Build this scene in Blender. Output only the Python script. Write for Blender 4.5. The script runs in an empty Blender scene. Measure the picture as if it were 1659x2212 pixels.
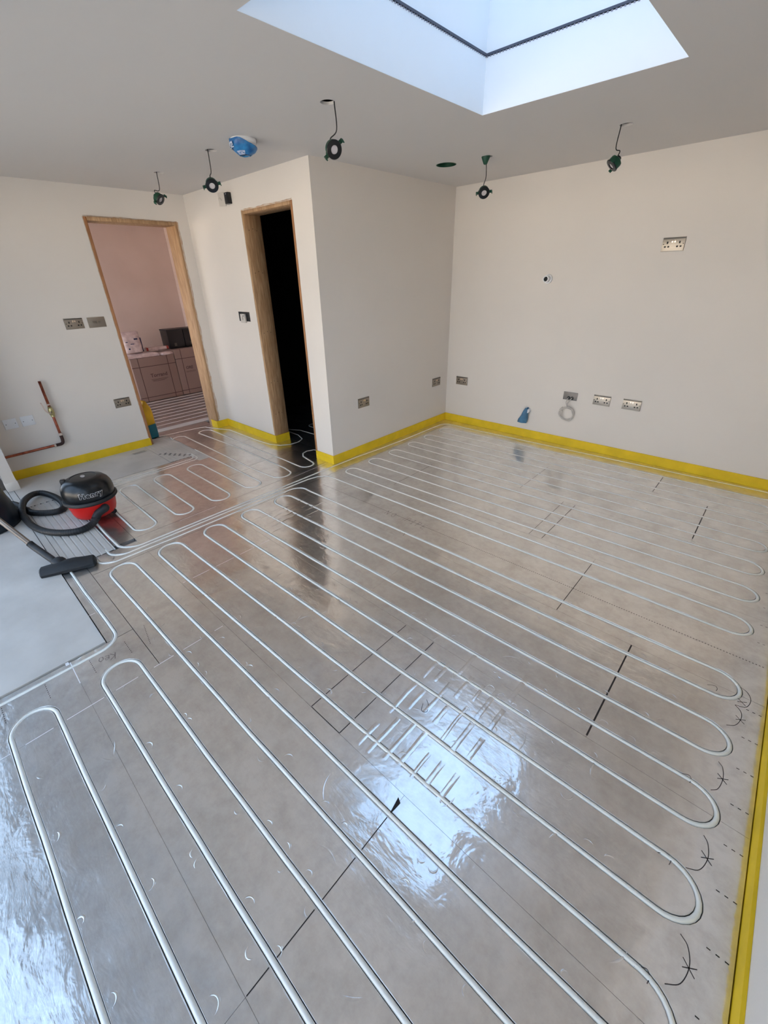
import bpy, bmesh, math, random
import numpy as np
from mathutils import Vector, Matrix, noise
from mathutils.geometry import delaunay_2d_cdt
random.seed(7)
S = bpy.context.scene
COL = S.collection
PI = math.pi

# ---------------------------------------------------------------- camera
cd = bpy.data.cameras.new('camera'); cam = bpy.data.objects.new('camera', cd); COL.objects.link(cam)
cam.location = (2.93692, -4.34892, 1.60388)
cam.rotation_mode = 'XYZ'
cam.rotation_euler = (1.08299810, 0.0258254, 0.745390)
cd.sensor_fit = 'HORIZONTAL'; cd.sensor_width = 36.0
cd.lens = 899.469 * 36.0 / 1659.0
cd.shift_x = 8.866 / 1659.0
cd.shift_y = -27.0 / 1659.0
cd.clip_start = 0.02
S.camera = cam

# ---------------------------------------------------------------- world and light
W = bpy.data.worlds.new('sky'); S.world = W; W.use_nodes = True
wn, wl = W.node_tree.nodes, W.node_tree.links
wn.clear()
wo = wn.new('ShaderNodeOutputWorld'); bg = wn.new('ShaderNodeBackground')
tc = wn.new('ShaderNodeTexCoord'); sx = wn.new('ShaderNodeSeparateXYZ'); rp = wn.new('ShaderNodeValToRGB')
wl.new(tc.outputs['Generated'], sx.inputs[0]); wl.new(sx.outputs['Z'], rp.inputs[0])
rp.color_ramp.elements[0].position = 0.0; rp.color_ramp.elements[0].color = (0.62, 0.76, 0.95, 1)
rp.color_ramp.elements[1].position = 0.9; rp.color_ramp.elements[1].color = (0.46, 0.655, .96, 1)
wl.new(rp.outputs[0], bg.inputs[0]); bg.inputs[1].default_value = 2.4
wl.new(bg.outputs[0], wo.inputs[0])

def portal(name, loc, size, direction):
    l = bpy.data.lights.new(name, 'AREA'); l.shape = 'RECTANGLE'; l.size, l.size_y = size
    l.cycles.is_portal = True
    o = bpy.data.objects.new(name, l); COL.objects.link(o); o.location = loc
    o.rotation_euler = Vector(direction).to_track_quat('-Z', 'Y').to_euler()
portal('skylight_portal', (1.75, -2.43, 2.91), (1.1, 1.7), (0, 0, -1))
portal('front_portal', (.75, -5.08, 1.06), (4.9, 2.12), (0, 1, 0))
portal('far_room_portal', (-3.65, -4.05, 1.17), (2.4, 2.05), (0, 1, 0))

# low afternoon sun from behind the added block: it lights the terrace outside, never the room
sl = bpy.data.lights.new('sun', 'SUN'); sl.energy = 30.0; sl.angle = 0.02; sl.color = (1.0, 0.90, 0.80)
so = bpy.data.objects.new('sun', sl); COL.objects.link(so)
so.rotation_euler = Vector((0.0, -1.0, -0.80)).to_track_quat('-Z', 'Y').to_euler()

vs = S.view_settings
S.display_settings.display_device = 'sRGB'
vs.view_transform = 'Standard'; vs.look = 'None'; vs.gamma = 1.0; vs.use_curve_mapping = False
vs.exposure = 0.29

# ---------------------------------------------------------------- materials
def s2l(c):
    return tuple(((x/255)/12.92 if x/255 <= .04045 else ((x/255+.055)/1.055)**2.4) for x in c)
def mat(name, rgb, rough=.5, metal=0.0, var=0.0, scale=8.0, bump=0.0, bscale=60.0, spec=.5, rgb2=None, stretch=None, rvar=0.0, alpha=None, trans=0.0):
    m = bpy.data.materials.new(name); m.use_nodes = True
    n, l = m.node_tree.nodes, m.node_tree.links
    b = n['Principled BSDF']
    base = s2l(rgb)
    b.inputs['Roughness'].default_value = rough; b.inputs['Metallic'].default_value = metal
    b.inputs['Specular IOR Level'].default_value = spec
    if trans: b.inputs['Transmission Weight'].default_value = trans
    b.inputs['Base Color'].default_value = (*base, 1)
    tcn = n.new('ShaderNodeTexCoord'); mp = n.new('ShaderNodeMapping')
    l.new(tcn.outputs['Object'], mp.inputs[0])
    if stretch: mp.inputs['Scale'].default_value = stretch
    nt = n.new('ShaderNodeTexNoise'); nt.inputs['Scale'].default_value = scale; nt.inputs['Detail'].default_value = 5
    l.new(mp.outputs[0], nt.inputs['Vector'])
    cr = n.new('ShaderNodeValToRGB')
    b2 = s2l(rgb2) if rgb2 else tuple(c*(1-var) for c in base)
    cr.color_ramp.elements[0].position = .35; cr.color_ramp.elements[1].position = .65
    cr.color_ramp.elements[0].color = (*b2, 1)
    cr.color_ramp.elements[1].color = (*base, 1)
    l.new(nt.outputs['Fac'], cr.inputs[0]); l.new(cr.outputs[0], b.inputs['Base Color'])
    if rvar:
        mr = n.new('ShaderNodeMapRange'); mr.inputs['To Min'].default_value = max(0, rough-rvar); mr.inputs['To Max'].default_value = rough+rvar
        l.new(nt.outputs['Fac'], mr.inputs['Value']); l.new(mr.outputs[0], b.inputs['Roughness'])
    if bump:
        n2 = n.new('ShaderNodeTexNoise'); n2.inputs['Scale'].default_value = bscale; n2.inputs['Detail'].default_value = 4
        l.new(mp.outputs[0], n2.inputs['Vector'])
        bp = n.new('ShaderNodeBump'); bp.inputs['Strength'].default_value = bump; bp.inputs['Distance'].default_value = .002
        l.new(n2.outputs['Fac'], bp.inputs['Height']); l.new(bp.outputs[0], b.inputs['Normal'])
    return m

M = {}
M['paint'] = mat('wall_paint', (230, 222, 214), .7, var=.03, scale=1.3, bump=.15, bscale=120, spec=.3)
M['ceil'] = mat('ceiling_paint', (219, 213, 208), .8, var=.02, scale=1.0, bump=.1, bscale=90, spec=.2)
M['shaft'] = mat('skylight_paint', (240, 243, 246), .8, var=.01, spec=.2)
M['yellow'] = mat('yellow_foam', (242, 204, 40), .55, var=.14, scale=7, bump=.4, bscale=25, spec=.3)
M['pipe'] = mat('white_plastic_pipe', (244, 242, 234), .6, var=.05, scale=5, spec=.5)
M['wood'] = mat('pine', (196, 160, 122), .6, rgb2=(164, 126, 88), scale=9, stretch=(9, 9, .8), bump=.3, bscale=30)
M['wood2'] = mat('pine_edge', (186, 132, 88), .6, rgb2=(160, 112, 74), scale=9, stretch=(9, 9, 1))
M['board'] = mat('white_board', (212, 206, 199), .62, rgb2=(196, 190, 183), scale=3.5, bump=.5, bscale=22, spec=.35)
M['screed'] = mat('polystyrene_core', (118, 112, 108), .8, var=.2)
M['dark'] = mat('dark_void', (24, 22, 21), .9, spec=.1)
M['void'] = mat('ceiling_void', (70, 64, 60), .9, spec=.1)
M['black'] = mat('black_plastic', (18, 19, 21), .28, var=.3, scale=20, spec=.5)
M['blackmatt'] = mat('black_matt_plastic', (30, 31, 34), .55, var=.25, scale=20, bump=.2, bscale=60)
M['red'] = mat('red_plastic', (196, 26, 22), .35, var=.12, scale=6, spec=.5)
M['green'] = mat('dark_green_plastic', (14, 74, 52), .45, var=.25, scale=30)
M['lens'] = mat('frosted_lens', (214, 206, 206), .3, var=.04)
M['nickel'] = mat('satin_nickel', (168, 158, 146), .38, metal=.85, var=.12, scale=4, stretch=(1, 1, 20))
M['nickel_dk'] = mat('grey_plate_edge', (98, 93, 87), .5, metal=.5)
M['slot'] = mat('socket_slot', (22, 18, 16), .6)
M['rocker'] = mat('polished_rocker', (236, 214, 190), .2, metal=.9)
M['whiteplate'] = mat('white_plate', (232, 232, 234), .4)
M['copper'] = mat('copper', (178, 104, 78), .38, metal=.85, rgb2=(132, 66, 52), scale=22)
M['copper_dk'] = mat('tarnished_copper', (66, 46, 42), .5, metal=.5)
M['solder'] = mat('pale_fitting', (222, 200, 186), .45, metal=.3)
M['brass'] = mat('brass', (186, 176, 130), .35, metal=.9)
M['blue'] = mat('blue_film', (50, 140, 200), .35, rgb2=(22, 92, 156), scale=20, bump=.6, bscale=40)
M['bluebag'] = mat('blue_grey_bag', (78, 132, 168), .45, rgb2=(58, 106, 140), scale=16, bump=.6, bscale=40)
M['wrap'] = mat('crinkled_clear_film', (206, 214, 232), .3, rgb2=(170, 186, 216), scale=30, bump=.8, bscale=60)
M['cable'] = mat('grey_cable', (206, 198, 190), .5)
M['cable_blk'] = mat('black_cable', (20, 18, 16), .5)
M['card'] = mat('cardboard', (150, 124, 114), .85, var=.06, scale=3)
M['strap'] = mat('box_line', (84, 56, 52), .7)
M['ink'] = mat('print_ink', (96, 70, 66), .8)
M['pink'] = mat('bare_plaster', (224, 203, 194), .85, rgb2=(216, 194, 184), scale=1.6, spec=.2)
M['unlit_shade'] = mat('painted_room_shade', (12, 12, 14), .7, spec=.2)  # gloom of the unlit room painted into its walls and ceiling as near black
M['sackw'] = mat('paper_sack', (226, 206, 202), .6, rgb2=(196, 172, 170), scale=18, bump=.8, bscale=14)
M['sacky'] = mat('yellow_sack', (232, 184, 22), .45, rgb2=(196, 148, 16), scale=9, bump=.6, bscale=14)
M['teal'] = mat('teal_print', (16, 106, 128), .45, var=.2, scale=9, bump=.5, bscale=14)
M['navyink'] = mat('navy_print', (44, 48, 84), .5)
M['navybag'] = mat('navy_sack', (22, 30, 40), .38, var=.3, scale=6, bump=.6, bscale=9)
M['pen'] = mat('marker_ink', (52, 46, 48), .5)
M['perf'] = mat('perforation', (36, 30, 28), .8)
M['chrome'] = mat('steel_tube', (168, 146, 128), .3, metal=.85, var=.2, scale=10)
M['frame_dk'] = mat('grey_brown_frame', (92, 84, 78), .5)
M['paving'] = mat('sandstone_paving', (206, 196, 182), .8, var=.15, scale=2)
M['render'] = mat('outside_render', (214, 206, 194), .8, var=.05, scale=2)
M['grey_box'] = mat('galvanised_box', (134, 128, 124), .5, metal=.6, var=.15, scale=20)
M['patch'] = mat('raw_plaster_edge', (212, 200, 188), .85, rgb2=(196, 164, 138), scale=25, bump=.5, bscale=60)
M['gasket'] = mat('grey_gasket', (74, 78, 92), .6)
M['bead'] = mat('bead_clip_plastic', (150, 152, 168), .6)
M['silver'] = mat('silver_badge', (200, 200, 205), .3, metal=.8)
M['white'] = mat('white_print', (236, 236, 238), .5)
M['redp'] = mat('red_print', (170, 60, 50), .5)

# foil: bright rolled metal with soft waves, fine creases and finger marks
def foil_mat():
    m = bpy.data.materials.new('foil_facing'); m.use_nodes = True
    n, l = m.node_tree.nodes, m.node_tree.links; b = n['Principled BSDF']
    b.inputs['Metallic'].default_value = 1.0
    tcn = n.new('ShaderNodeTexCoord')
    def nz(scale, det, stretch=(1, 1, 1), rough=.5, dist=0.0):
        mp = n.new('ShaderNodeMapping'); mp.inputs['Scale'].default_value = stretch
        l.new(tcn.outputs['Object'], mp.inputs[0])
        t = n.new('ShaderNodeTexNoise'); t.inputs['Scale'].default_value = scale; t.inputs['Detail'].default_value = det
        t.inputs['Roughness'].default_value = rough; t.inputs['Distortion'].default_value = dist
        l.new(mp.outputs[0], t.inputs['Vector']); return t.outputs['Fac']
    def mr(src, a, c, fa=0.0, fb=1.0):
        r = n.new('ShaderNodeMapRange'); r.inputs['From Min'].default_value = fa; r.inputs['From Max'].default_value = fb
        r.inputs['To Min'].default_value = a; r.inputs['To Max'].default_value = c; l.new(src, r.inputs['Value']); return r.outputs[0]
    def add(a, c):
        k = n.new('ShaderNodeMath'); k.operation = 'ADD'; l.new(a, k.inputs[0]); l.new(c, k.inputs[1]); return k.outputs[0]
    broad = nz(1.7, 3); mid = nz(7, 4, dist=.6); streak = nz(5, 5, (1.0, 4.0, 1), .6, .4); fine = nz(90, 3); crink = nz(24, 2, (.8, 1.3, 1), .4, 1.2)
    spots = nz(26, 6, rough=.7); mixv = n.new('ShaderNodeMath'); mixv.operation = 'MULTIPLY_ADD'; l.new(spots, mixv.inputs[0]); mixv.inputs[1].default_value = .5
    hm = n.new('ShaderNodeMath'); hm.operation = 'MULTIPLY'; l.new(mid, hm.inputs[0]); hm.inputs[1].default_value = .5; l.new(hm.outputs[0], mixv.inputs[2])
    cr = n.new('ShaderNodeValToRGB'); l.new(mixv.outputs[0], cr.inputs[0])
    cr.color_ramp.elements[0].position = .36; cr.color_ramp.elements[1].position = .58
    cr.color_ramp.elements[0].color = (.74, .715, .69, 1); cr.color_ramp.elements[1].color = (.90, .885, .87, 1)
    l.new(cr.outputs[0], b.inputs['Base Color'])
    l.new(mr(broad, .07, .15, .3, .7), b.inputs['Roughness'])
    h = add(add(mr(broad, 0, .011), mr(mid, 0, .0026)), add(mr(streak, 0, .0010), add(mr(crink, 0, .0004), mr(fine, 0, .00003))))
    bp = n.new('ShaderNodeBump'); bp.inputs['Strength'].default_value = 1.0; bp.inputs['Distance'].default_value = 1.0
    l.new(h, bp.inputs['Height']); l.new(bp.outputs[0], b.inputs['Normal'])
    g = n.new('ShaderNodeBsdfAnisotropic') if hasattr(bpy.types, 'ShaderNodeBsdfAnisotropic') else n.new('ShaderNodeBsdfGlossy')
    g.inputs['Roughness'].default_value = .38; l.new(cr.outputs[0], g.inputs['Color']); l.new(bp.outputs[0], g.inputs['Normal'])
    mx = n.new('ShaderNodeMixShader'); mx.inputs[0].default_value = .46
    l.new(b.outputs[0], mx.inputs[1]); l.new(g.outputs[0], mx.inputs[2]); l.new(mx.outputs[0], n['Material Output'].inputs[0])
    return m
M['foil'] = foil_mat()
mg = bpy.data.materials.new('rooflight_glass'); mg.use_nodes = True
_n, _l = mg.node_tree.nodes, mg.node_tree.links; _n.remove(_n['Principled BSDF'])
_t = _n.new('ShaderNodeBsdfTransparent'); _t.inputs[0].default_value = (.95, .975, .985, 1)
_g = _n.new('ShaderNodeBsdfGlossy'); _g.inputs['Roughness'].default_value = .1
_f = _n.new('ShaderNodeFresnel'); _ge = _n.new('ShaderNodeNewGeometry'); _mi = _n.new('ShaderNodeMapRange'); _mi.inputs['To Min'].default_value = 1.3; _mi.inputs['To Max'].default_value = 1/1.3; _l.new(_ge.outputs['Backfacing'], _mi.inputs['Value']); _l.new(_mi.outputs[0], _f.inputs[0]); _m = _n.new('ShaderNodeMixShader')
_l.new(_f.outputs[0], _m.inputs[0]); _l.new(_t.outputs[0], _m.inputs[1]); _l.new(_g.outputs[0], _m.inputs[2])
_l.new(_m.outputs[0], _n['Material Output'].inputs[0])
M['glass'] = mg
mr_ = mg.copy(); mr_.name = 'tinted_rooflight_glass'; mr_.node_tree.nodes['Transparent BSDF'].inputs[0].default_value = (.82, .85, .87, 1); M['glass_roof'] = mr_

# ---------------------------------------------------------------- helpers
def link(name, me, m=None, parent=None, kind=None):
    if m is not None and not me.materials: me.materials.append(M[m])
    o = bpy.data.objects.new(name, me); COL.objects.link(o)
    if parent is not None: o.parent = parent
    if kind: o['kind'] = kind
    return o
def tag(o, label, cat, group=None):
    o['label'] = label; o['category'] = cat
    if group: o['group'] = group
    return o
def thing(name, label, cat, loc=(0, 0, 0), rotz=0, group=None):
    o = bpy.data.objects.new(name, None); COL.objects.link(o); o.empty_display_size = .05
    o.location = loc; o.rotation_euler = (0, 0, rotz)
    return tag(o, label, cat, group)
def pts_mesh(name, V, F, smooth=False):
    me = bpy.data.meshes.new(name); me.from_pydata([tuple(v) for v in V], [], F); me.update()
    if smooth: me.polygons.foreach_set('use_smooth', [True]*len(me.polygons))
    return me
def bm_mesh(bm, name, smooth=False, angle=None):
    bmesh.ops.recalc_face_normals(bm, faces=bm.faces)
    me = bpy.data.meshes.new(name); bm.to_mesh(me); bm.free()
    if smooth:
        me.polygons.foreach_set('use_smooth', [True]*len(me.polygons))
        if angle:
            try: me.set_sharp_from_angle(angle=angle)
            except Exception: pass
    return me
def bbox(bm, lo, hi, mtx=None):
    lo = Vector(lo); hi = Vector(hi); c = (lo+hi)/2; d = hi-lo
    r = bmesh.ops.create_cube(bm, size=1.0)
    for v in r['verts']:
        v.co = Vector((v.co.x*d.x, v.co.y*d.y, v.co.z*d.z)) + c
        if mtx is not None: v.co = mtx @ v.co
    return r['verts']
def box(name, lo, hi, m, parent=None, bevel=0.0, kind=None, seg=2, mtx=None):
    bm = bmesh.new(); bbox(bm, lo, hi, mtx)
    if bevel: bmesh.ops.bevel(bm, geom=list(bm.edges), offset=bevel, segments=seg, affect='EDGES', profile=.6)
    return link(name, bm_mesh(bm, name, smooth=bool(bevel), angle=.9), m, parent, kind)
def boxes(name, L, m, parent=None, kind=None):
    bm = bmesh.new()
    for lo, hi in L: bbox(bm, lo, hi)
    return link(name, bm_mesh(bm, name), m, parent, kind)
def lathe_me(name, prof, seg=32, closed=False):
    V, F = [], []
    n = len(prof)
    for i in range(seg):
        a = 2*PI*i/seg
        for r, z in prof: V.append((r*math.cos(a), r*math.sin(a), z))
    for i in range(seg):
        j = (i+1) % seg
        for k in range(n-1 if not closed else n):
            k2 = (k+1) % n
            F.append((i*n+k, j*n+k, j*n+k2, i*n+k2))
    me = pts_mesh(name, V, F)
    bm = bmesh.new(); bm.from_mesh(me); bmesh.ops.remove_doubles(bm, verts=bm.verts, dist=1e-6)
    bpy.data.meshes.remove(me)
    return bm_mesh(bm, name, True, .7)
def tube_data(P, r, n=8, up=(0, 0, 1), cap=True, V=None, F=None, radii=None):
    if V is None: V, F = [], []
    P = [Vector(p) for p in P]; base = len(V)
    T = []
    for i in range(len(P)):
        a = P[max(i-1, 0)]; b = P[min(i+1, len(P)-1)]; T.append((b-a).normalized())
    upv = Vector(up); 
    if abs(T[0].dot(upv)) > .95: upv = Vector((1, 0, 0))
    side = T[0].cross(upv).normalized()
    for i, p in enumerate(P):
        side = (side - T[i]*side.dot(T[i])).normalized(); w = side.cross(T[i])
        rr = radii[i] if radii else r
        for k in range(n):
            a = 2*PI*k/n; V.append(p + (side*math.cos(a) + w*math.sin(a))*rr)
    for i in range(len(P)-1):
        for k in range(n):
            k2 = (k+1) % n; F.append((base+i*n+k, base+i*n+k2, base+(i+1)*n+k2, base+(i+1)*n+k))
    if cap:
        F.append(tuple(base+k for k in range(n))); F.append(tuple(base+(len(P)-1)*n+k for k in range(n))[::-1])
    return V, F
def tube(name, P, r, m, parent=None, n=8, radii=None):
    V, F = tube_data(P, r, n, radii=radii)
    return link(name, pts_mesh(name, V, F, True), m, parent)
def catmull(P, n=8):
    P = [Vector(p) for p in P]; out = []
    Q = [P[0]*2-P[1]] + P + [P[-1]*2-P[-2]]
    for i in range(1, len(Q)-2):
        a, b, c, d = Q[i-1:i+3]
        for k in range(n):
            t = k/n
            out.append(.5*((2*b)+(c-a)*t+(2*a-5*b+4*c-d)*t*t+(3*b-a-3*c+d)*t**3))
    out.append(P[-1]); return out
def prism(name, poly, z0, z1, m, parent=None, kind=None):
    n = len(poly)
    V = [(x, y, z0) for x, y in poly]+[(x, y, z1) for x, y in poly]
    F = [tuple(range(n))[::-1], tuple(range(n, 2*n))]+[(i, (i+1) % n, n+(i+1) % n, n+i) for i in range(n)]
    bm = bmesh.new(); me = pts_mesh(name, V, F); bm.from_mesh(me); bpy.data.meshes.remove(me)
    return link(name, bm_mesh(bm, name), m, parent, kind)
def ico(bm, c, r, sub=2, sc=(1, 1, 1)):
    q = bmesh.ops.create_icosphere(bm, subdivisions=sub, radius=r)
    for v in q['verts']: v.co = Vector((v.co.x*sc[0], v.co.y*sc[1], v.co.z*sc[2]))+Vector(c)
    return q['verts']
def text_mesh(name, body, size, extrude=.0004, bold=0.0, space=1.0):
    cu = bpy.data.curves.new(name, 'FONT'); cu.body = body; cu.size = size; cu.extrude = extrude
    cu.align_x = 'CENTER'; cu.align_y = 'CENTER'; cu.offset = bold; cu.space_character = space; cu.resolution_u = 3
    o = bpy.data.objects.new(name, cu); COL.objects.link(o)
    dg = bpy.context.evaluated_depsgraph_get(); me = bpy.data.meshes.new_from_object(o.evaluated_get(dg))
    bpy.data.objects.remove(o); bpy.data.curves.remove(cu); me.materials.clear(); return me

H = 2.4
def xl(y): return -2.01 + .0296*(y+1.896)       # face of the left wall (runs very slightly out of square)
XR, YF = 3.335, -4.96
T_H = .084

# ---------------------------------------------------------------- pipes: centre lines
PR = .0080; PITCH = .155
yl = [-.16,-.298,-.449,-.606,-.745,-.902,-1.032,-1.202,-1.343,-1.506,-1.651,-1.826,-1.958,-2.116,-2.428,-2.590,-2.752,-2.905,-3.055,-3.207,-3.365,-3.527,-3.691,-3.837,-3.990,-4.132,-4.290,-4.472,-4.629,-4.785]
xlf = [.35]*25+[1.12,1.2,1.12,1.19,1.19]
rr_ = [(2.165,-.082),(2.21,-.248),(2.246,-.384),(2.288,-.541),(2.328,-.691),(2.37,-.846),(2.411,-.999),(2.451,-1.15),(2.491,-1.298),(2.533,-1.456),(2.573,-1.606),(2.616,-1.763),(2.658,-1.922),(2.699,-2.075),
       (2.783,-2.388),(2.816,-2.548),(2.816,-2.705),(2.818,-2.86),(2.817,-3.016),(2.818,-3.170),(2.407,-3.328),(2.51,-3.487),(2.611,-3.645),(3.102,-3.795),(2.936,-3.947),(2.755,-4.113),(2.573,-4.273),(2.381,-4.455),(2.207,-4.614),(2.041,-4.765)]
rr_[0] = (2.165, -.095)
def yleg(i, x):
    x0, y0 = xlf[i], yl[i]; x1, y1 = rr_[i]
    return y0 + (y1-y0)*(x-x0)/(x1-x0)
def wob(P, amp=.0012, fr=5.0, seed=0):
    return [(x+amp*noise.noise((x*fr, y*fr, seed)), y+amp*1.6*noise.noise((x*fr, y*fr, seed+9.3))) for x, y in P]
def uturn(xa, ya, yb, dirn, n=14, sx=1.0):
    """half circle from (xa,ya) to (xa,yb) bulging in direction dirn along x"""
    r = (yb-ya)/2; c = (ya+yb)/2
    return [(xa+dirn*sx*abs(r)*math.sin(PI*k/n), c-r*math.cos(PI*k/n)) for k in range(n+1)]
def leg(i, xs, xe, step=.12):
    n = max(2, int(abs(xe-xs)/step)); return [(xs+(xe-xs)*k/n, yleg(i, xs+(xe-xs)*k/n)) for k in range(n+1)]
XRT = 3.235
def turn_r(i, j):
    ya, yb = yleg(i, XRT-.085), yleg(j, XRT-.085); return uturn(XRT-abs(yb-ya)/2*1.15, ya, yb, 1, sx=1.15)
def xs_r(i, j): return XRT-abs(yleg(i, 3.15)-yleg(j, 3.15))/2*1.15
def arc(cx, cy, r, a0, a1, n=8):
    return [(cx+r*math.cos(math.radians(a0+(a1-a0)*k/n)), cy+r*math.sin(math.radians(a0+(a1-a0)*k/n))) for k in range(n+1)]
XLT = .20
def xs_l(i, j, apex): return apex+abs(yleg(i, apex+.1)-yleg(j, apex+.1))/2*1.1

# circuit one: header line A -> perimeter leg -> snake down to leg 13 -> header line B
def circuit_one():
    P = [(-1.10,-3.842),(-.55,-3.842),(-.30,-3.845),(-.16,-3.842)] + arc(-.10,-3.715,.127,-90,-2,8)[1:]
    P += [(.028,-3.45),(.030,-3.02),(.036,-2.45),(.038,-2.05),(.045,-1.62),(.070,-1.30),(.086,-1.0),(.092,-.70),(.092,-.42),(.095,-.31)]
    P += arc(.205,-.262,.110,180,92,7)[1:]
    P += [(.27, -.150)]
    P += leg(0, .38, xs_r(0, 1))
    i = 0
    while i < 13:
        P += turn_r(i, i+1)[1:-1]; 
        if i+1 == 13:
            P += leg(13, xs_r(i, i+1), .28); break
        j = i+1; a = xs_l(j, j+1, XLT)
        P += leg(j, xs_r(i, j), a)
        ya, yb = yleg(j, a), yleg(j+1, a)
        P += uturn(a, ya, yb, -1, sx=1.1)[1:-1]
        P += leg(j+1, a, xs_r(j+1, j+2) if j+2 < 14 else a)
        i += 2
    P += [(.20,-2.118),(.145,-2.140),(.105,-2.195),(.084,-2.29),(.078,-2.50),(.068,-3.05),(.066,-3.50),(.064,-3.70)]
    P += arc(-.036,-3.815,.100,8,-88,8)
    P += [(-.10,-3.916)]
    return P
def circuit_two():
    P = [(-.098,-3.998),(-.03,-3.996)] + arc(.010,-3.896,.100,-88,0,8)
    P += [(.113,-3.75),(.120,-3.50),(.122,-3.08),(.128,-2.62)] + arc(.235,-2.530,.104,185,95,6)
    P += leg(14, .30, xs_r(14, 15))
    i = 14
    while i < 28:
        P += turn_r(i, i+1)[1:-1]
        j = i+1; apex = .175 if j < 24 else 1.03
        a = xs_l(j, j+1, apex)
        P += leg(j, xs_r(i, j), a)
        P += uturn(a, yleg(j, a), yleg(j+1, a), -1, sx=1.1)[1:-1]
        P += leg(j+1, a, xs_r(j+1, j+2) if j+2 < 30 else 3.15)
        i += 2
    P += [(3.20,-4.79),(3.225,-4.84),(3.20,-4.88),(3.12,-4.895),(1.1,-4.90)]
    return P
def circuit_low():
    return [(-.16,-4.150),(-.01,-4.149),(.28,-4.150),(.70,-4.141)] + arc(.79,-4.235,.094,90,0,8) + [(.884,-4.37),(.883,-4.63),(.882,-4.93)]
def circuit_left():
    P = [(-1.25,-3.682),(-.6,-3.680)]
    rows = [-3.682,-3.525,-3.375,-3.228,-3.070,-2.908,-2.752,-2.598]
    a, b = -.235, -1.0
    for k in range(8):
        if k == 0: P += [(a, rows[0])]
        if k % 2 == 0:
            if k+1 < 8: P += uturn(a, rows[k], rows[k+1], 1, 12)[1:]
            P += [(-.45, rows[k+1]), (-.7, rows[k+1])]
            if k+1 == 7: P += [(-1.0, rows[7]), (-1.5, rows[7])]
        else:
            if k+1 < 8:
                P += uturn(b, rows[k], rows[k+1], -1, 12)
                P += [(-.7, rows[k+1]), (-.45, rows[k+1]), (a, rows[k+1])]
    return P
def circuit_hall():
    P = [(-2.12,-2.60)]
    P += uturn(-2.0, -2.62, -2.47, -1, 10) 
    P += [(-1.17,-2.477),(-.6,-2.484),(-.30,-2.472)] + arc(-.225,-2.372,.095,-75,65,9) + [(-.30,-2.270),(-1.17,-2.262),(-1.84,-2.298)]
    P += uturn(-1.98, -2.305, -2.150, -1, 10) + [(-1.07,-2.155),(-.48,-2.145),(-.30,-2.150)]
    P += arc(-.215,-2.075,.075,-80,75,8) + [(-.30,-1.985),(-.40,-1.965),(-.470,-1.915),(-.492,-1.850),(-.462,-1.775),(-.38,-1.735),(-.2,-1.72)]
    return P
def circuit_door():
    P = [(-2.32,-2.75),(-2.255,-2.62),(-2.235,-2.40),(-2.205,-2.20)]
    P += [(-2.17,-2.135),(-2.08,-2.115),(-1.95,-2.06),(-1.82,-2.00),(-1.55,-1.998),(-1.21,-1.997),(-.98,-1.975),(-.86,-1.925),(-.800,-1.84),(-.790,-1.73),(-.84,-1.635),(-.98,-1.580),(-1.6,-1.56)]
    return P
def circuit_dark():
    P = [(-1.6,-1.52),(-1.25,-1.52),(-1.10,-1.455),(-.85,-1.443),(-.2,-1.443)]
    return P
def circuit_dark_two():
    return [(-.3,-1.29),(-1.05,-1.287)]+uturn(-1.13,-1.285,-1.155,-1,10)+[(-.3,-1.15)]
def pair_run(xo, yo):
    return [(-1.21-xo,-3.60),(-1.205-xo,-3.2),(-1.203-xo,-2.9),(-1.205-xo,-2.80+yo)] + arc(-1.275-xo,-2.76+yo,.07,-30,85,6) + [(-1.40-xo,-2.685+yo)]

RUNS = []   # (name, label, points, depth)
RUNS.append(('heating_pipe', 'white heating pipe snaking over the far half of the room and along the back wall', circuit_one()))
RUNS.append(('heating_pipe', 'white heating pipe snaking over the near half of the room in long loops', circuit_two()))
RUNS.append(('heating_pipe', 'white heating pipe that bends around the corner of the bare white floor board', circuit_low()))
RUNS.append(('heating_pipe', 'white heating pipe in four short loops behind the vacuum cleaner', circuit_left()))
RUNS.append(('heating_pipe', 'white heating pipe looping between the pine doorway and the dark doorway', circuit_hall()))
RUNS.append(('heating_pipe', 'white heating pipe along the short wall that curls into the dark doorway', circuit_door()))
RUNS.append(('heating_pipe', 'dim grey heating pipe wavering just inside the dark doorway', circuit_dark()))
RUNS.append(('heating_pipe', 'dim grey heating pipe loop deeper inside the dark room', circuit_dark_two()))
RUNS.append(('heating_pipe', 'outer white heating pipe beside the grooved board at the left wall', pair_run(0, 0)))
RUNS.append(('heating_pipe', 'inner white heating pipe hugging the grooved board at the left wall', pair_run(.052, -.02)))
def clean(P):
    out = [P[0]]
    for p in P[1:]:
        if math.dist(p, out[-1]) > .004: out.append(p)
    return out
for k, (nm, lb, P) in enumerate(RUNS):
    P = clean(P); Q = [P[0]]
    for a, b in zip(P, P[1:]):
        d = math.dist(a, b); n = max(1, int(d/.15))
        for j in range(1, n+1): Q.append((a[0]+(b[0]-a[0])*j/n, a[1]+(b[1]-a[1])*j/n))
    Q = wob(Q, .0016, 3.1, k*3.7)
    RUNS[k] = (nm, lb, Q)

# ---------------------------------------------------------------- structure: floor with its facing boards
floor = boxes('floor', [((-5.2,-5.3,-.12), (3.55,.2,-.0195))], 'screed'); floor['kind'] = 'structure'
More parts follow.
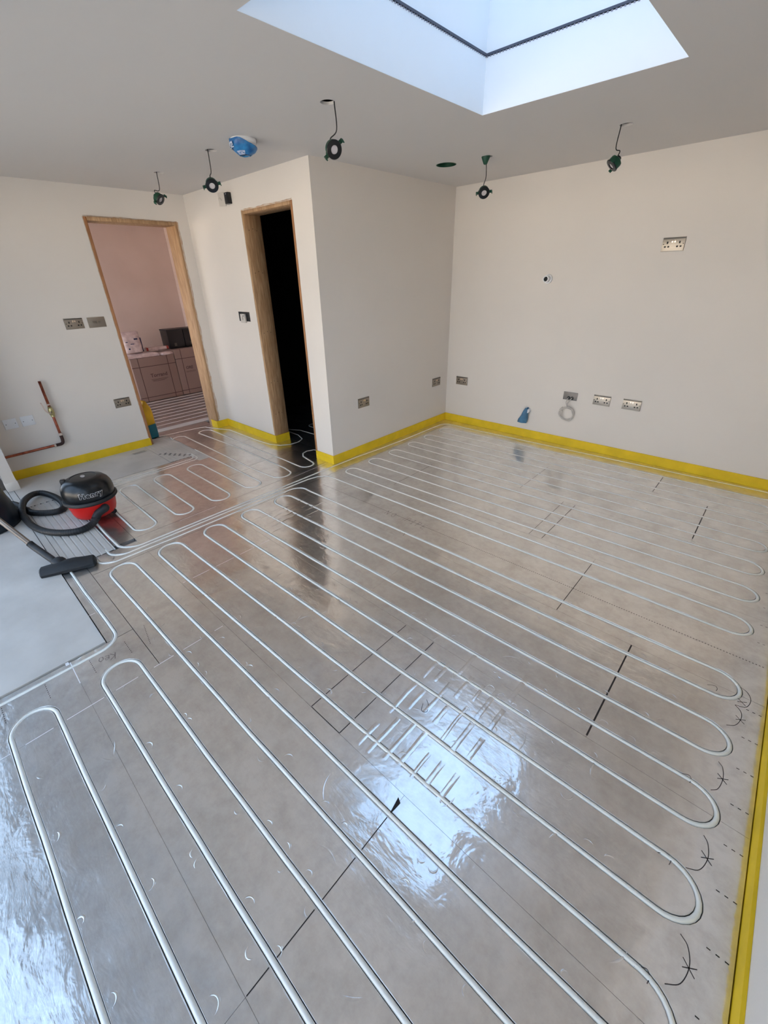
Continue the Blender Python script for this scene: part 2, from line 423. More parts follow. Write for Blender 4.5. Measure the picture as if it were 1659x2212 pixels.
# rectangles of foil faced board: x0,x1,y0,y1
PAN = []
rows = [0,-.62,-1.24,-1.868,-2.478,-3.093,-3.728,-4.358,YF]
joints = {0:[1.24,2.48],1:[.39,1.628,2.858],2:[.758,2.003],3:[1.21,2.450],4:[.34,1.58,2.818],5:[.67,1.910,2.087],6:[1.186,2.424],7:[1.186,2.424]}
for r in range(8):
    y1, y0 = rows[r], rows[r+1]
    if r == 0: y1 = -.0125
    xs = [.158]+joints[r]+[XR-.0125]
    for a, b in zip(xs, xs[1:]):
        if r == 6 and a < .5:
            PAN.append((a, b, -4.068, y1)); PAN.append((.845, b, y0, -4.070)); continue
        if r == 7 and a < .5: a = .845
        PAN.append((a, b, y0, y1))
PAN.append((-.16, .843, -4.193, -4.070))
hy = [-.004,-1.24,-1.896]
for a, b in zip(hy, hy[1:]): PAN.append((.004, .156, b, a))
hy = [-1.898,-2.478,-3.093,-3.728,-4.068]
for a, b in zip(hy, hy[1:]): PAN.append((-.045 if b < -3.8 else -.098, .156, b, a))
lr = [-1.898,-2.478,-3.093,-3.728]
for a, b in zip(lr, lr[1:]):
    if b > -2.6:
        PAN.append((-.62, -.100, b, a)); PAN.append((-1.30, -.622, b, a)); PAN.append((-2.24, -1.302, b, a))
    else:
        PAN.append((-.56, -.100, b, a)); PAN.append((-1.148, -.562, b, a))
PAN.append((-2.24, -1.150, -2.60, -2.480))
PAN.append((-1.148, -.100, -3.862, -3.730))
PAN.append((-1.325, -1.150, -3.862, -2.72))
PAN.append((-2.42, -2.242, -2.86, -2.02))
PAN.append((-2.0, -.004, -1.72, -1.24)); PAN.append((-2.0, -.004, -1.238, -.3))
PAN.append((-.98, -.242, -1.896, -1.722))
G = .0004
PAN = [(a+G, b-G, c+G, d-G) for a, b, c, d in PAN]

def build_foil():
    HW = .0102
    V, E = [], []
    def addloop(P, close):
        b = len(V); V.extend(Vector(p) for p in P)
        for i in range(len(P)-1): E.append((b+i, b+i+1))
        if close: E.append((b+len(P)-1, b))
    for a, b, c, d in PAN: addloop([(a, c), (b, c), (b, d), (a, d)], True)
    segs = []
    for _, _, P in RUNS:
        n = len(P); L, R = [], []
        for i in range(n):
            a = P[max(i-1, 0)]; b = P[min(i+1, n-1)]; dx, dy = b[0]-a[0], b[1]-a[1]; s = math.hypot(dx, dy)
            nx, ny = -dy/s, dx/s; L.append((P[i][0]+nx*HW, P[i][1]+ny*HW)); R.append((P[i][0]-nx*HW, P[i][1]-ny*HW))
            if i < n-1: segs.append((*P[i], *P[i+1]))
        addloop(L+R[::-1], True)
    r = delaunay_2d_cdt(V, E, [], 0, 1e-5)
    vo = np.array([(v.x, v.y) for v in r[0]]); fo = [f for f in r[2]]
    fo = np.array(fo); ce = vo[fo].mean(1)
    sg = np.array(segs); dmin = np.full(len(ce), 9.0)
    for x0, y0, x1, y1 in sg:
        d = np.array([x1-x0, y1-y0]); q = ce-np.array([x0, y0]); t = np.clip((q@d)/(d@d), 0, 1)
        dmin = np.minimum(dmin, np.hypot(*(q-t[:, None]*d).T))
    groove = dmin < HW*.97
    pid = np.full(len(ce), -1)
    for k, (a, b, c, d) in enumerate(PAN):
        pid[(ce[:, 0] > a) & (ce[:, 0] < b) & (ce[:, 1] > c) & (ce[:, 1] < d) & ~groove] = k
    for k in range(len(PAN)):
        T = fo[pid == k]
        if not len(T): continue
        used, inv = np.unique(T, return_inverse=True); T2 = inv.reshape(-1, 3)
        P = [(vo[u][0], vo[u][1], 0.0) for u in used]; n = len(P)
        cnt = {}
        for t in T2:
            for i in range(3):
                e = (int(t[i]), int(t[(i+1) % 3])); cnt[e] = 1
        F = []
        for t in T2:
            a, b, c = (int(q) for q in t)
            F.append((a, b, c))
        B = [e for e in cnt if (e[1], e[0]) not in cnt]
        P += [(x, y, -.018) for x, y, _ in P]
        F += [(e[1], e[0], e[0]+n, e[1]+n) for e in B]
        me = pts_mesh('foil_panel', P, F)
        link('foil_panel', me, 'foil', floor)
build_foil()

def ribbon(V, F, P, w, z, h=.0):
    n = len(P); b = len(V)
    for i in range(n):
        a = P[max(i-1, 0)]; c = P[min(i+1, n-1)]; dx, dy = c[0]-a[0], c[1]-a[1]; s = math.hypot(dx, dy) or 1
        nx, ny = -dy/s*w/2, dx/s*w/2
        V += [(P[i][0]+nx, P[i][1]+ny, z), (P[i][0]-nx, P[i][1]-ny, z)]
    for i in range(n-1): F.append((b+2*i, b+2*i+1, b+2*i+3, b+2*i+2))

# torn lips of foil standing up along both edges of the pipe grooves
def lips():
    V, F = [], []
    for _, _, P in RUNS[:6]:
        # resample finely
        Q = []
        for a, b in zip(P, P[1:]):
            n = max(1, int(math.dist(a, b)/.018))
            for j in range(n): Q.append((a[0]+(b[0]-a[0])*j/n, a[1]+(b[1]-a[1])*j/n))
        Q.append(P[-1])
        for sd in (-1, 1):
            b0 = len(V); n = len(Q)
            for i in range(n):
                a = Q[max(i-1, 0)]; c = Q[min(i+1, n-1)]; dx, dy = c[0]-a[0], c[1]-a[1]; s = math.hypot(dx, dy) or 1
                nx, ny = -dy/s*sd, dx/s*sd; x, y = Q[i]
                h = .0004+.0022*max(0, -.15+noise.noise((x*23, y*23, sd*3.1)))+.0004*noise.noise((x*90, y*90, sd))
                w = .0106+.0006*noise.noise((x*31, y*31, 5+sd))
                V += [(x+nx*(w+.0016), y+ny*(w+.0016), .0001), (x+nx*w, y+ny*w, h), (x+nx*.0100, y+ny*.0100, h*.55), (x+nx*.0099, y+ny*.0099, -.006)]
            for i in range(n-1):
                for k in range(3):
                    p = b0+4*i+k; F.append((p, p+1, p+5, p+4))
    link('groove_lip', pts_mesh('groove_lip', V, F, True), 'foil', floor, 'stuff')
lips()

# pipes
for nm, lb, P in RUNS:
    V, F = tube_data([(x, y, -.0050) for x, y in P], PR, 12)
    tag(link(nm, pts_mesh(nm, V, F, True), 'pipe'), lb, 'pipe')
# short stub of pipe crossing to the white board

# finger dents and creases pressed into the foil
def dents():
    V, F = [], []
    rnd = random.Random(11)
    def crescent(cx, cy, r, a0, a1, w, h):
        n = 9; b = len(V)
        for k in range(n+1):
            t = k/n; a = math.radians(a0+(a1-a0)*t); ww = w*math.sin(PI*t)+.0003
            for q, z in ((-1, 0.0001), (-.3, h*math.sin(PI*t)), (1, 0.0001)):
                V.append((cx+(r+ww*q)*math.cos(a), cy+(r+ww*q)*math.sin(a), z))
        for k in range(n):
            for q in range(2):
                p = b+3*k+q; F.append((p, p+1, p+4, p+3))
    for i in range(5, 29):
        x = 1.25 if i > 24 else .4
        while x < 3.05:
            x += rnd.expovariate(1/(.13 if i > 16 else .2))+.03
            if x > 3.05: break
            if rnd.random() < (.75 if i > 13 else .35):
                s = 1 if rnd.random() < .75 else -1
                r = rnd.uniform(.009, .018)*(1.15 if i > 18 else 1); y = yleg(i, x)+s*(.0135+r*rnd.uniform(.2, 1.1))
                a = rnd.uniform(-40, 60) + (0 if s > 0 else 180)
                crescent(x, y, r, a, a+rnd.uniform(110, 190), rnd.uniform(.0018, .0036), rnd.uniform(.0012, .0026))
    # longer sweeping creases
    for k in range(60):
        cx, cy = rnd.uniform(.4, 3.1), rnd.uniform(-4.6, -2.45)
        if cx < 1.1 and cy < -4.05: continue
        r = rnd.uniform(.03, .12); a = rnd.uniform(0, 360)
        crescent(cx, cy, r, a, a+rnd.uniform(25, 80), rnd.uniform(.002, .004), rnd.uniform(.0005, .0012))
    # ghosts of the unused cross channels, parallel ridges
    for (xa, xb, y0, y1, n) in ((2.13, 2.56, -3.72, -3.08, 7), (.33, .62, -3.05, -2.58, 5)):
        for k in range(n):
            x = xa+(xb-xa)*(k+.5)/n+rnd.uniform(-.01, .01); y = y0+rnd.uniform(0, .08); w = rnd.uniform(.006, .011)
            while y < y1-.05:
                L = rnd.uniform(.08, .20); b = len(V); m = 5
                for q in range(m+1):
                    yy = y+L*q/m; xx = x+.004*noise.noise((k*2.2, yy*9, 0)); e = min(1, 2.2*math.sin(PI*q/m))
                    V.extend([(xx-w*1.1, yy, .0001), (xx, yy, .0020*e+.0001), (xx+w*1.1, yy, .0001)])
                for q in range(m):
                    for s in range(2):
                        p = b+3*q+s; F.append((p, p+1, p+4, p+3))
                y += L+rnd.uniform(.02, .08)
    link('foil_crease', pts_mesh('foil_crease', V, F, True), 'foil', floor, 'stuff')
dents()

# perforated guide lines, pen marks, scored lines
def marks():
    V, F = [], []
    def dashes(p, q, on=.009, off=.011, w=.003):
        d = math.dist(p, q); n = int(d/(on+off)); ux, uy = (q[0]-p[0])/d, (q[1]-p[1])/d
        for k in range(n):
            s = k*(on+off); a = (p[0]+ux*s, p[1]+uy*s); b = (p[0]+ux*(s+on), p[1]+uy*(s+on)); ribbon(V, F, [a, b], w, .0005)
    for i in range(6, 29):
        if i in (14,): continue
        dashes((3.262 if i > 0 else 3.2, yleg(i, 3.25)), (XR-.012, yleg(i, 3.3)))
    dashes((.28, -2.272), (3.31, -2.232), .006, .006, .004)
    for i in (25, 26, 27, 28, 29): dashes((.905, yleg(i, 1.1)), (1.02, yleg(i, 1.1)), .006, .008, .0028)
    dashes((.86,-4.02+.0), (1.03,-4.05), .006, .008, .0028)
    link('perforation', pts_mesh('perforation', V, F), 'perf', floor, 'stuff')
    def pen(strokes):
        V, F = [], []
        for s in strokes: ribbon(V, F, s, .0022, .0006)
        return link('pen_mark', pts_mesh('pen_mark', V, F), 'pen', floor)
    def bez(P, n=6): return [(p.x, p.y) for p in catmull([(x, y, 0) for x, y in P], n)]
    for P, c in (([(3.206,-3.489),(3.226,-3.505),(3.236,-3.545),(3.225,-3.595),(3.196,-3.622)], (3.236,-3.548)),
              ([(3.212,-3.176),(3.226,-3.195),(3.232,-3.240),(3.218,-3.290),(3.186,-3.312)], (3.230,-3.240)),
              ([(3.211,-2.867),(3.226,-2.885),(3.232,-2.930),(3.224,-2.980),(3.206,-3.002)], (3.231,-2.930)),
              ([(3.226,-2.545),(3.246,-2.565),(3.252,-2.600),(3.240,-2.650),(3.212,-2.676)], (3.250,-2.612)),
              ([(3.228,-2.425),(3.258,-2.440),(3.272,-2.480),(3.260,-2.530),(3.226,-2.545)], (3.245,-2.51))):
        x, y = c
        pen([bez(P), [(x-.016, y+.012), (x+.014, y-.014)], [(x+.016, y+.010), (x-.014, y-.010)]])
    for x, y in ((3.150,-3.325),(3.150,-3.010),(3.165,-3.640),(3.16,-2.505)):
        pen([bez([(x-.035, y), (x-.01, y+.016), (x, y+.004), (x-.002, y-.012)])])
    # hand lettering: strokes in a unit cell, laid along u with height along v
    def letters(txt, o, u, v, h, gap):
        G = {'N': [[(0,0),(.05,1)],[(.05,1),(.6,0)],[(.6,0),(.7,1)]], 'O': [[(.35,1),(.05,.7),(.1,.2),(.4,0),(.65,.3),(.6,.8),(.35,1)]],
             'P': [[(.05,0),(.1,1)],[(.1,1),(.55,.95),(.55,.55),(.1,.5)]], 'I': [[(.3,0),(.3,1)],[(.1,1),(.5,1)],[(.1,0),(.5,0)]],
             'E': [[(.6,1),(.1,1),(.05,0),(.6,0)],[(.08,.5),(.5,.5)]], 'K': [[(.1,0),(.1,1)],[(.65,1),(.1,.45),(.7,0)]],
             'e': [[(.1,.4),(.6,.45),(.45,.75),(.1,.6),(.12,.1),(.6,.1)]], 'o': [[(.35,.7),(.05,.45),(.15,.05),(.5,.05),(.6,.45),(.35,.7)]]}
        st = []; s = 0
        for ch in txt:
            if ch == ' ': s += gap*1.3; continue
            for L in G[ch]: st.append([(o[0]+u[0]*(s+a*h*.8)+v[0]*b*h, o[1]+u[1]*(s+a*h*.8)+v[1]*b*h) for a, b in L])
            s += gap
        return pen(st)
    letters('NO', (1.035,-2.300), (1, -.02), (.0, 1), .055, .058)
    letters('PIPE', (1.225,-2.290), (1, -.02), (.0, 1), .060, .050)
    letters('Keo', (.945,-4.185), (-.30, -.95), (.95, -.30), .045, .026)
    pen([bez([(1.30,-2.43),(1.315,-2.40),(1.34,-2.42),(1.35,-2.45)])])
    pen([bez([(2.255,-3.375),(2.275,-3.39),(2.29,-3.42),(2.27,-3.43),(2.255,-3.40)]) ])
marks()
# cut slots showing the pale core between boards
V, F = [], []
for P, w in (([(2.818,-2.478),(2.818,-3.085)], .0065), ([(2.450,-1.905),(2.450,-2.475)], .004), ([(2.857,-.625),(2.857,-1.215)], .006),
             ([(2.094,-1.25),(2.094,-1.86)], .004), ([(2.003,-1.25),(2.003,-1.86)], .003), ([(2.482,-.25),(2.484,-.61)], .004),
             ([(2.424,-3.775),(2.424,-4.355)], .003), ([(1.912,-3.10),(1.908,-3.725)], .003), ([(2.089,-3.10),(2.085,-3.725)], .003), ([(1.910,-3.727),(2.085,-3.727)], .003),
             ([(1.628,-.66),(1.628,-1.235)], .003), ([(.758,-1.30),(.758,-1.865)], .003)):
    Q = [(P[0][0]+(P[1][0]-P[0][0])*k/120, P[0][1]+(P[1][1]-P[0][1])*k/120) for k in range(121)]
    # broken where pipes cross
    cur = []
    for x, y in Q:
        if any(abs(y-yleg(i, x)) < .0115 for i in range(30)):
            if len(cur) > 1: ribbon(V, F, cur, w, .0007)
            cur = []
        else: cur.append((x, y))
    if len(cur) > 1: ribbon(V, F, cur, w, .0007)
b = len(V); V += [(2.412,-3.746,.0009), (2.430,-3.756,.0009), (2.425,-3.815,.0009)]; F.append((b, b+1, b+2))
link('cut_line', pts_mesh('cut_line', V, F), 'perf', floor, 'stuff')
V, F = [], []
for P in ([(1.186,-3.74),(1.186,-4.69)], [(.67,-3.10),(.67,-3.72)], [(.845,-4.358),(1.02,-4.360)], [(.552,-4.198),(.552,-4.165)], [(-.075,-1.93),(-.055,-2.42)], [(-.088,-3.10),(-.088,-3.40)]):
    Q = [(P[0][0]+(P[1][0]-P[0][0])*k/40, P[0][1]+(P[1][1]-P[0][1])*k/40) for k in range(41)]
    cur = []
    for x, y in Q:
        if any(abs(y-yleg(i, x)) < .013 for i in range(30)) and x > .2:
            if len(cur) > 1: ribbon(V, F, cur, .0035, .0006)
            cur = []
        else: cur.append((x, y))
    if len(cur) > 1: ribbon(V, F, cur, .0035, .0006)
ribbon(V, F, [(.858,-4.37),(.835,-4.37)], .014, .0007)
link('scored_line', pts_mesh('scored_line', V, F), 'white', floor, 'stuff')

# white boards
def grooved(name, x0, x1, y0, y1, pitch, parent):
    n = int((y1-y0)/pitch); prof = []
    for k in range(n):
        a = y0+k*pitch; prof += [(a, .002), (a+pitch*.70, .002), (a+pitch*.78, -.0015), (a+pitch*.92, -.0015)]
    prof += [(y0+n*pitch, .002), (y1, .002)]
    V = [(x, y, z) for x in (x0, x1) for y, z in prof]; m = len(prof)
    F = [(k, k+1, m+k+1, m+k) for k in range(m-1)]
    b = len(V); V += [(x0, y0, -.018), (x1, y0, -.018), (x0, y1, -.018), (x1, y1, -.018)]
    F += [(0, m, b+1, b), (m-1, b+2, b+3, 2*m-1)]
    return link(name, pts_mesh(name, V, F), 'board', parent)
def slab(x0, x1, y0, y1, z=.002): return box('floor_board', (x0+.001, y0+.001, -.018), (x1-.001, y1-.001, z), 'board', floor)
slab(-1.98, .833, YF, -4.197, .004)
slab(-1.99, -.165, -4.195, -4.153, .001)
slab(-2.055, -1.33, -4.151, -2.935)
slab(-1.33, -1.29, -4.151, -3.865)
grooved('grooved_board', -1.288, -.050, -4.151, -3.866, .0405, floor)
grooved('grooved_board', -2.22, -1.332, -2.933, -2.605, .0405, floor)
prism('grooved_board_end', [(-1.33,-2.72),(-1.152,-2.72),(-1.152,-2.604),(-1.33,-2.604)], -.018, .0015, 'board', floor)
V, F = [], []
for k in range(6):
    for j in range(2):
        ribbon(V, F, [(-1.38-k*.05-j*.02, -2.70-k*.03-j*.05), (-1.38-k*.05-j*.02, -2.725-k*.03-j*.05)], .016, .0035)
for k in range(5): ribbon(V, F, [(-1.287, -4.135+k*.042), (-1.270, -4.135+k*.042)], .010, .0035)
link('open_slot', pts_mesh('open_slot', V, F), 'perf', floor, 'stuff')
# faint printed maker's mark on the board by the left wall
V, F = [], []
for k in range(5):
    ribbon(V, F, [(-1.86-.012*k, -3.10-.002*k), (-1.86-.012*k, -2.98+.01*(k % 3))], .004, .0028)
link('board_print', pts_mesh('board_print', V, F), 'nickel_dk', floor)

# far room floor: threshold plank, boards with pipe runs
box('threshold_plank', (-2.555, -2.86, -.018), (-2.425, -1.2, .003), 'board', floor)
for k in range(9):
    x1 = -2.556-k*.163; box('foil_panel', (x1-.140, -3.9, -.018), (x1-.001, -1.0, 0), 'foil', floor)
    b = tag(tube('heating_pipe', [(x1-.151, -3.9, -.004), (x1-.151, -1.0, -.004)], .0062, 'pipe', n=8),
        ['straight white pipe nearest the threshold plank of the pine doorway', 'second straight white pipe beyond the threshold plank', 'third straight white pipe beyond the threshold plank', 'fourth straight white pipe beyond the threshold plank',
         'fifth straight white pipe beyond the threshold plank', 'fourth straight white pipe out from the cartons', 'third straight white pipe out from the cartons', 'second straight white pipe out from the cartons', 'straight white pipe closest to the foot of the cartons'][k], 'pipe', 'straight pipes on the floor beyond the pine doorway')
box('foil_panel', (-5.0, -3.9, -.018), (-4.03, -1.0, 0), 'foil', floor)

# ---------------------------------------------------------------- walls
def wall(name, polys, z0, z1, m='paint'):
    bm = bmesh.new()
    for poly, a, b in polys:
        n = len(poly)
        lo = [bm.verts.new((x, y, a)) for x, y in poly]; hi = [bm.verts.new((x, y, b)) for x, y in poly]
        bm.faces.new(lo[::-1]); bm.faces.new(hi)
        for i in range(n): bm.faces.new((lo[i], lo[(i+1) % n], hi[(i+1) % n], hi[i]))
    o = link(name, bm_mesh(bm, name), m); o['kind'] = 'structure'; return o
R4 = lambda x0, x1, y0, y1: [(x0, y0), (x1, y0), (x1, y1), (x0, y1)]
ZB = -.02
wall('wall_back', [(R4(0, XR+.15, 0, .15), ZB, 2.66)], 0, 0)
wall('wall_right', [(R4(XR, XR+.15, YF, 0), ZB, 2.66)], 0, 0)
wall('wall_middle', [(R4(-.10, 0, -1.896, .15), ZB, 2.66)], 0, 0)
D2a, D2b, DH = -.982, -.240, 2.164
wall('wall_return', [(R4(-2.15, D2a, -1.896, -1.727), ZB, 2.42), (R4(D2b, -.10, -1.896, -1.727), ZB, 2.42), (R4(D2a, D2b, -1.896, -1.727), DH, 2.42)], 0, 0)
D1a, D1b = -2.856, -2.019
def ql(y0, y1, t=.20): return [(xl(y0), y0), (xl(y1), y1), (xl(y1)-t, y1), (xl(y0)-t, y0)]
wall('wall_left', [(ql(-4.10, D1a), ZB, 2.42), (ql(D1b, -1.896), ZB, 2.42), (ql(D1a, D1b), DH, 2.42)], 0, 0)
# white post and the dark framed side window beyond it
wall('trim_1', [([(-2.30,-4.10),(-1.797,-4.106),(-1.790,-4.190),(-2.30,-4.19)], ZB+.015, 2.42)], 0, 0)
box('trim_2', (-2.30, -4.194, 0.002), (-1.786, -4.100, .080), 'paint', None, kind='structure', bevel=.003)
# the frame of the side window
for lo, hi in (((-1.93,-4.25,0.0),(-1.86,-4.195,2.12)), ((-1.93,-5.05,0.0),(-1.86,-4.99,2.12)), ((-1.93,-5.05,2.06),(-1.86,-4.195,2.12)), ((-1.93,-5.05,0.0),(-1.86,-4.195,.06))):
    pass
wf = bpy.data.objects.new('window_1', None); COL.objects.link(wf); wf['kind'] = 'structure'
boxes('window_frame', [((-1.93,-4.25,0.004),(-1.86,-4.195,2.12)), ((-1.93,-4.95,0.004),(-1.86,-4.90,2.12)), ((-1.93,-4.90,2.06),(-1.86,-4.25,2.12)), ((-1.93,-4.90,0.004),(-1.86,-4.25,.07)), ((-1.92,-4.64,.07),(-1.87,-4.60,2.06))], 'frame_dk', wf)
box('window_pane', (-1.90,-4.90,.07), (-1.893,-4.64,2.06), 'glass', wf)
box('window_pane', (-1.90,-4.60,.07), (-1.893,-4.25,2.06), 'glass', wf)
wall('wall_side', [(R4(-2.3, -1.86, YF, -4.19), 2.12, 2.42)], 0, 0)
# front wall: wide opening behind the camera
wall('wall_front', [(R4(-2.30, -1.70, YF-.10, YF), ZB, 2.66), (R4(3.20, XR+.15, YF-.10, YF), ZB, 2.66), (R4(-1.70, 3.20, YF-.10, YF), 2.12, 2.66)], 0, 0)
ow = bpy.data.objects.new('door_3', None); COL.objects.link(ow); ow['kind'] = 'structure'
boxes('door_frame', [((-1.70,YF-.08,0),(-1.63,YF-.02,2.12)), ((3.13,YF-.08,0),(3.20,YF-.02,2.12)), ((-1.63,YF-.08,2.06),(3.13,YF-.02,2.12))], 'frame_dk', ow)
for k in range(4): box('door_pane', (-1.62+k*1.19, YF-.055, .01), (-1.62+k*1.19+1.17, YF-.045, 2.055), 'glass', ow)
boxes('door_stile', [((-1.63+k*1.19-.03, YF-.075, .01), (-1.63+k*1.19+.03, YF-.025, 2.055)) for k in range(1, 4)], 'frame_dk', ow)
# far room beyond the pine doorway and the dark room
wall('wall_far_room', [(R4(-5.15, -5.0, -4.2, -.7), ZB, 2.7), (R4(-5.0, -2.22, -.85, -.7), ZB, 2.7), (R4(-5.0, -4.85, -4.2, -4.0), ZB, 2.7), (R4(-2.45, -2.22, -4.2, -4.0), ZB, 2.7),
      (R4(-4.85, -2.45, -4.2, -4.0), ZB, .15), (R4(-4.85, -2.45, -4.2, -4.0), 2.2, 2.7)], 0, 0, 'pink')
wall('wall_far_room_back', [(R4(-2.232, -2.222, -4.0, D1a-.03), ZB, 2.42), (R4(-2.232, -2.222, D1b+.03, -.85), ZB, 2.42)], 0, 0, 'pink')
box('ceiling_far_room', (-5.15, -4.2, 2.42), (-2.15, -.7, 2.5), 'pink', None, kind='structure')
wall('wall_dark_room', [(R4(-2.15, -2.0, -1.727, -.1), ZB, 2.42), (R4(-2.0, -.1, -.2, -.1), ZB, 2.42), (R4(-.115, -.102, -1.725, -.2), ZB, 2.42), (R4(-2.0, D2a-.02, -1.725, -1.71), ZB, 2.42), (R4(D2b+.02, -.115, -1.725, -1.71), ZB, 2.42)], 0, 0, 'unlit_shade')
box('ceiling_dark_room', (-2.15, -1.727, 2.405), (-.1, -.1, 2.44), 'unlit_shade', None, kind='structure')
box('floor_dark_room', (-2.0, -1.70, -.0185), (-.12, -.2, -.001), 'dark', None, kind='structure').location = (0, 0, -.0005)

# ceiling with its openings
def circle(cx, cy, r, n=28): return [(cx+r*math.cos(2*PI*k/n), cy+r*math.sin(2*PI*k/n)) for k in range(n)]
SK = [(1.298,-1.700), (2.259,-1.655+.0), (2.235,-3.190), (1.275,-3.193)]
SK = [(1.283,-1.676), (2.262,-1.652), (2.235,-3.180), (1.262,-3.205)]
LAMPS = [(.853,-2.452), (-.331,-2.465), (-1.187,-2.467), (.834,-.838), (1.801,-.856)]
HR = .0375
VENT = (.476, -.864, .082)
def ceiling():
    outer = [(-2.30, YF-.02), (XR+.05, YF-.02), (XR+.05, .05), (-.05, .05), (-.05, -1.85), (-2.30, -1.85)]
    holes = [SK]+[circle(x, y, HR) for x, y in LAMPS]+[circle(VENT[0], VENT[1], VENT[2], 36)]
    V, E = [], []
    for L in [outer]+holes:
        b = len(V); V += [Vector(p) for p in L]; E += [(b+i, b+(i+1) % len(L)) for i in range(len(L))]
    r = delaunay_2d_cdt(V, E, [], 0, 1e-6)
    vo = [(v.x, v.y) for v in r[0]]
    def inside(p, L):
        c = False
        for i in range(len(L)):
            x0, y0 = L[i]; x1, y1 = L[i-1]
            if (y0 > p[1]) != (y1 > p[1]) and p[0] < (x1-x0)*(p[1]-y0)/(y1-y0)+x0: c = not c
        return c
    T = []
    for f in r[2]:
        c = (sum(vo[i][0] for i in f)/3, sum(vo[i][1] for i in f)/3)
        if inside(c, outer) and not any(inside(c, h) for h in holes): T.append(tuple(f))
    n = len(vo); V = [(x, y, H) for x, y in vo]+[(x, y, H+.0125) for x, y in vo]
    ed = set()
    for f in T:
        for i in range(3): ed.add((f[i], f[(i+1) % 3]))
    F = [t[::-1] for t in T]+[tuple(i+n for i in t) for t in T]
    F += [(a, b, b+n, a+n) for a, b in ed if (b, a) not in ed]
    o = link('ceiling', pts_mesh('ceiling', V, F), 'ceil'); o['kind'] = 'structure'
ceiling()
# closed void above the ceiling, roof deck with its hole
def inset(L, d):
    cx = sum(p[0] for p in L)/len(L); cy = sum(p[1] for p in L)/len(L)
    return [(x+d*(1 if x > cx else -1), y+d*(1 if y > cy else -1)) for x, y in L]
def ringwall(name, L, t, z0, z1, m, kind=None, parent=None):
    n = len(L); O = inset(L, t)
    V = [(x, y, z0) for x, y in L]+[(x, y, z1) for x, y in L]+[(x, y, z0) for x, y in O]+[(x, y, z1) for x, y in O]
    F = []
    for i in range(n):
        j = (i+1) % n
        F += [(i, j, n+j, n+i), (2*n+i, 3*n+i, 3*n+j, 2*n+j), (i, 2*n+i, 2*n+j, j), (n+i, n+j, 3*n+j, 3*n+i)]
    bm = bmesh.new(); me = pts_mesh(name, V, F); bm.from_mesh(me)
    return link(name, bm_mesh(bm, name), m, parent, kind)
ringwall('trim_3', inset(SK, -.0015), .02, H+.0006, 2.637, 'shaft', 'structure')
rt = bpy.data.objects.new('window_2', None); COL.objects.link(rt); rt['kind'] = 'structure'
SKI = inset(SK, -.006)
ringwall('gasket', SKI, .035, 2.640, 2.650, 'gasket', None, rt)
ringwall('kerb', inset(SK, .004), .04, 2.6505, 2.885, 'shaft', None, rt)
prism('window_pane', inset(SK, .045), 2.888, 2.906, 'glass_roof', rt)
V = []
bm = bmesh.new()
for (a, b) in ((SK[0], SK[1]), (SK[3], SK[0]), (SK[1], SK[2]), (SK[2], SK[3])):
    n = int(math.dist(a, b)/.018)
    for k in range(n):
        x = a[0]+(b[0]-a[0])*(k+.5)/n; y = a[1]+(b[1]-a[1])*(k+.5)/n
        bbox(bm, (x-.0035, y-.0035, 2.6335), (x+.0035, y+.0035, 2.6395))
link('bead_clip', bm_mesh(bm, 'bead_clip'), 'bead', rt, 'stuff')
RX = [-2.30, XR+.15]; RY = [YF-.10, .15]
ox0, oy0 = 1.22, -3.26; ox1, oy1 = 2.31, -1.60
roof = wall('roof', [(R4(RX[0], ox0, *RY), 2.665, 2.72), (R4(ox1, RX[1], *RY), 2.665, 2.72), (R4(ox0, ox1, RY[0], oy0), 2.665, 2.72), (R4(ox0, ox1, oy1, RY[1]), 2.665, 2.72)], 0, 0, 'void')
wall('wall_void', [(R4(RX[0]-.02, RX[0], YF-.10, -1.7), 2.40, 2.72), (R4(RX[0], -.1, -1.75, -1.70), 2.42, 2.66)], 0, 0, 'void')

# yellow perimeter strips (foam upstand)
def strip(name, P, t=.009, h=T_H):
    """strip stands on the room side (left of travel)"""
    n = len(P); V, F = [], []
    off = []
    for i in range(n):
        d0 = (Vector(P[i])-Vector(P[i-1])).normalized() if i else None
        d1 = (Vector(P[i+1])-Vector(P[i])).normalized() if i < n-1 else None
        if d0 is None: d0 = d1
        if d1 is None: d1 = d0
        n0 = Vector((-d0.y, d0.x)); n1 = Vector((-d1.y, d1.x)); m = (n0+n1); m = m/m.dot(n0) if m.length > .01 else n0
        off.append(m*t)
    for i in range(n):
        for o in (Vector((0, 0)), off[i]):
            for z in (-.018, h): V.append((P[i][0]+o.x, P[i][1]+o.y, z))
    for i in range(n-1):
        a, b = 4*i, 4*i+4
        F += [(a+2, b+2, b+3, a+3), (a+1, a+3, b+3, b+1), (a, a+1, b+1, b)]
    F += [(0, 2, 3, 1), (4*n-4, 4*n-3, 4*n-1, 4*n-2)]
    bm = bmesh.new(); me = pts_mesh(name, V, F); bm.from_mesh(me); bpy.data.meshes.remove(me)
    o = link(name, bm_mesh(bm, name), 'yellow'); o['kind'] = 'structure'; return o
e = .0004
strip('baseboard_back', [(XR-.010, -e), (.010, -e)])
strip('baseboard_middle', [(e, -.001), (e, -1.896-e), (D2b-.014, -1.896-e)])
strip('baseboard_return', [(D2a+.0246, -1.724), (D2a+.0246, -1.9006), (D2a-.02, -1.9006), (-2.009, -1.8966)])
strip('baseboard_jamb', [(-2.0095, -1.906), (xl(D1b)+.0046, D1b), (xl(D1b)+.0046, D1b-.0266), (xl(D1b)-.13, D1b-.0266)])
strip('baseboard_left', [(xl(D1a)-.03, D1a-.0005), (xl(D1a)+e, D1a-.0005), (xl(-4.098)+e, -4.098)])
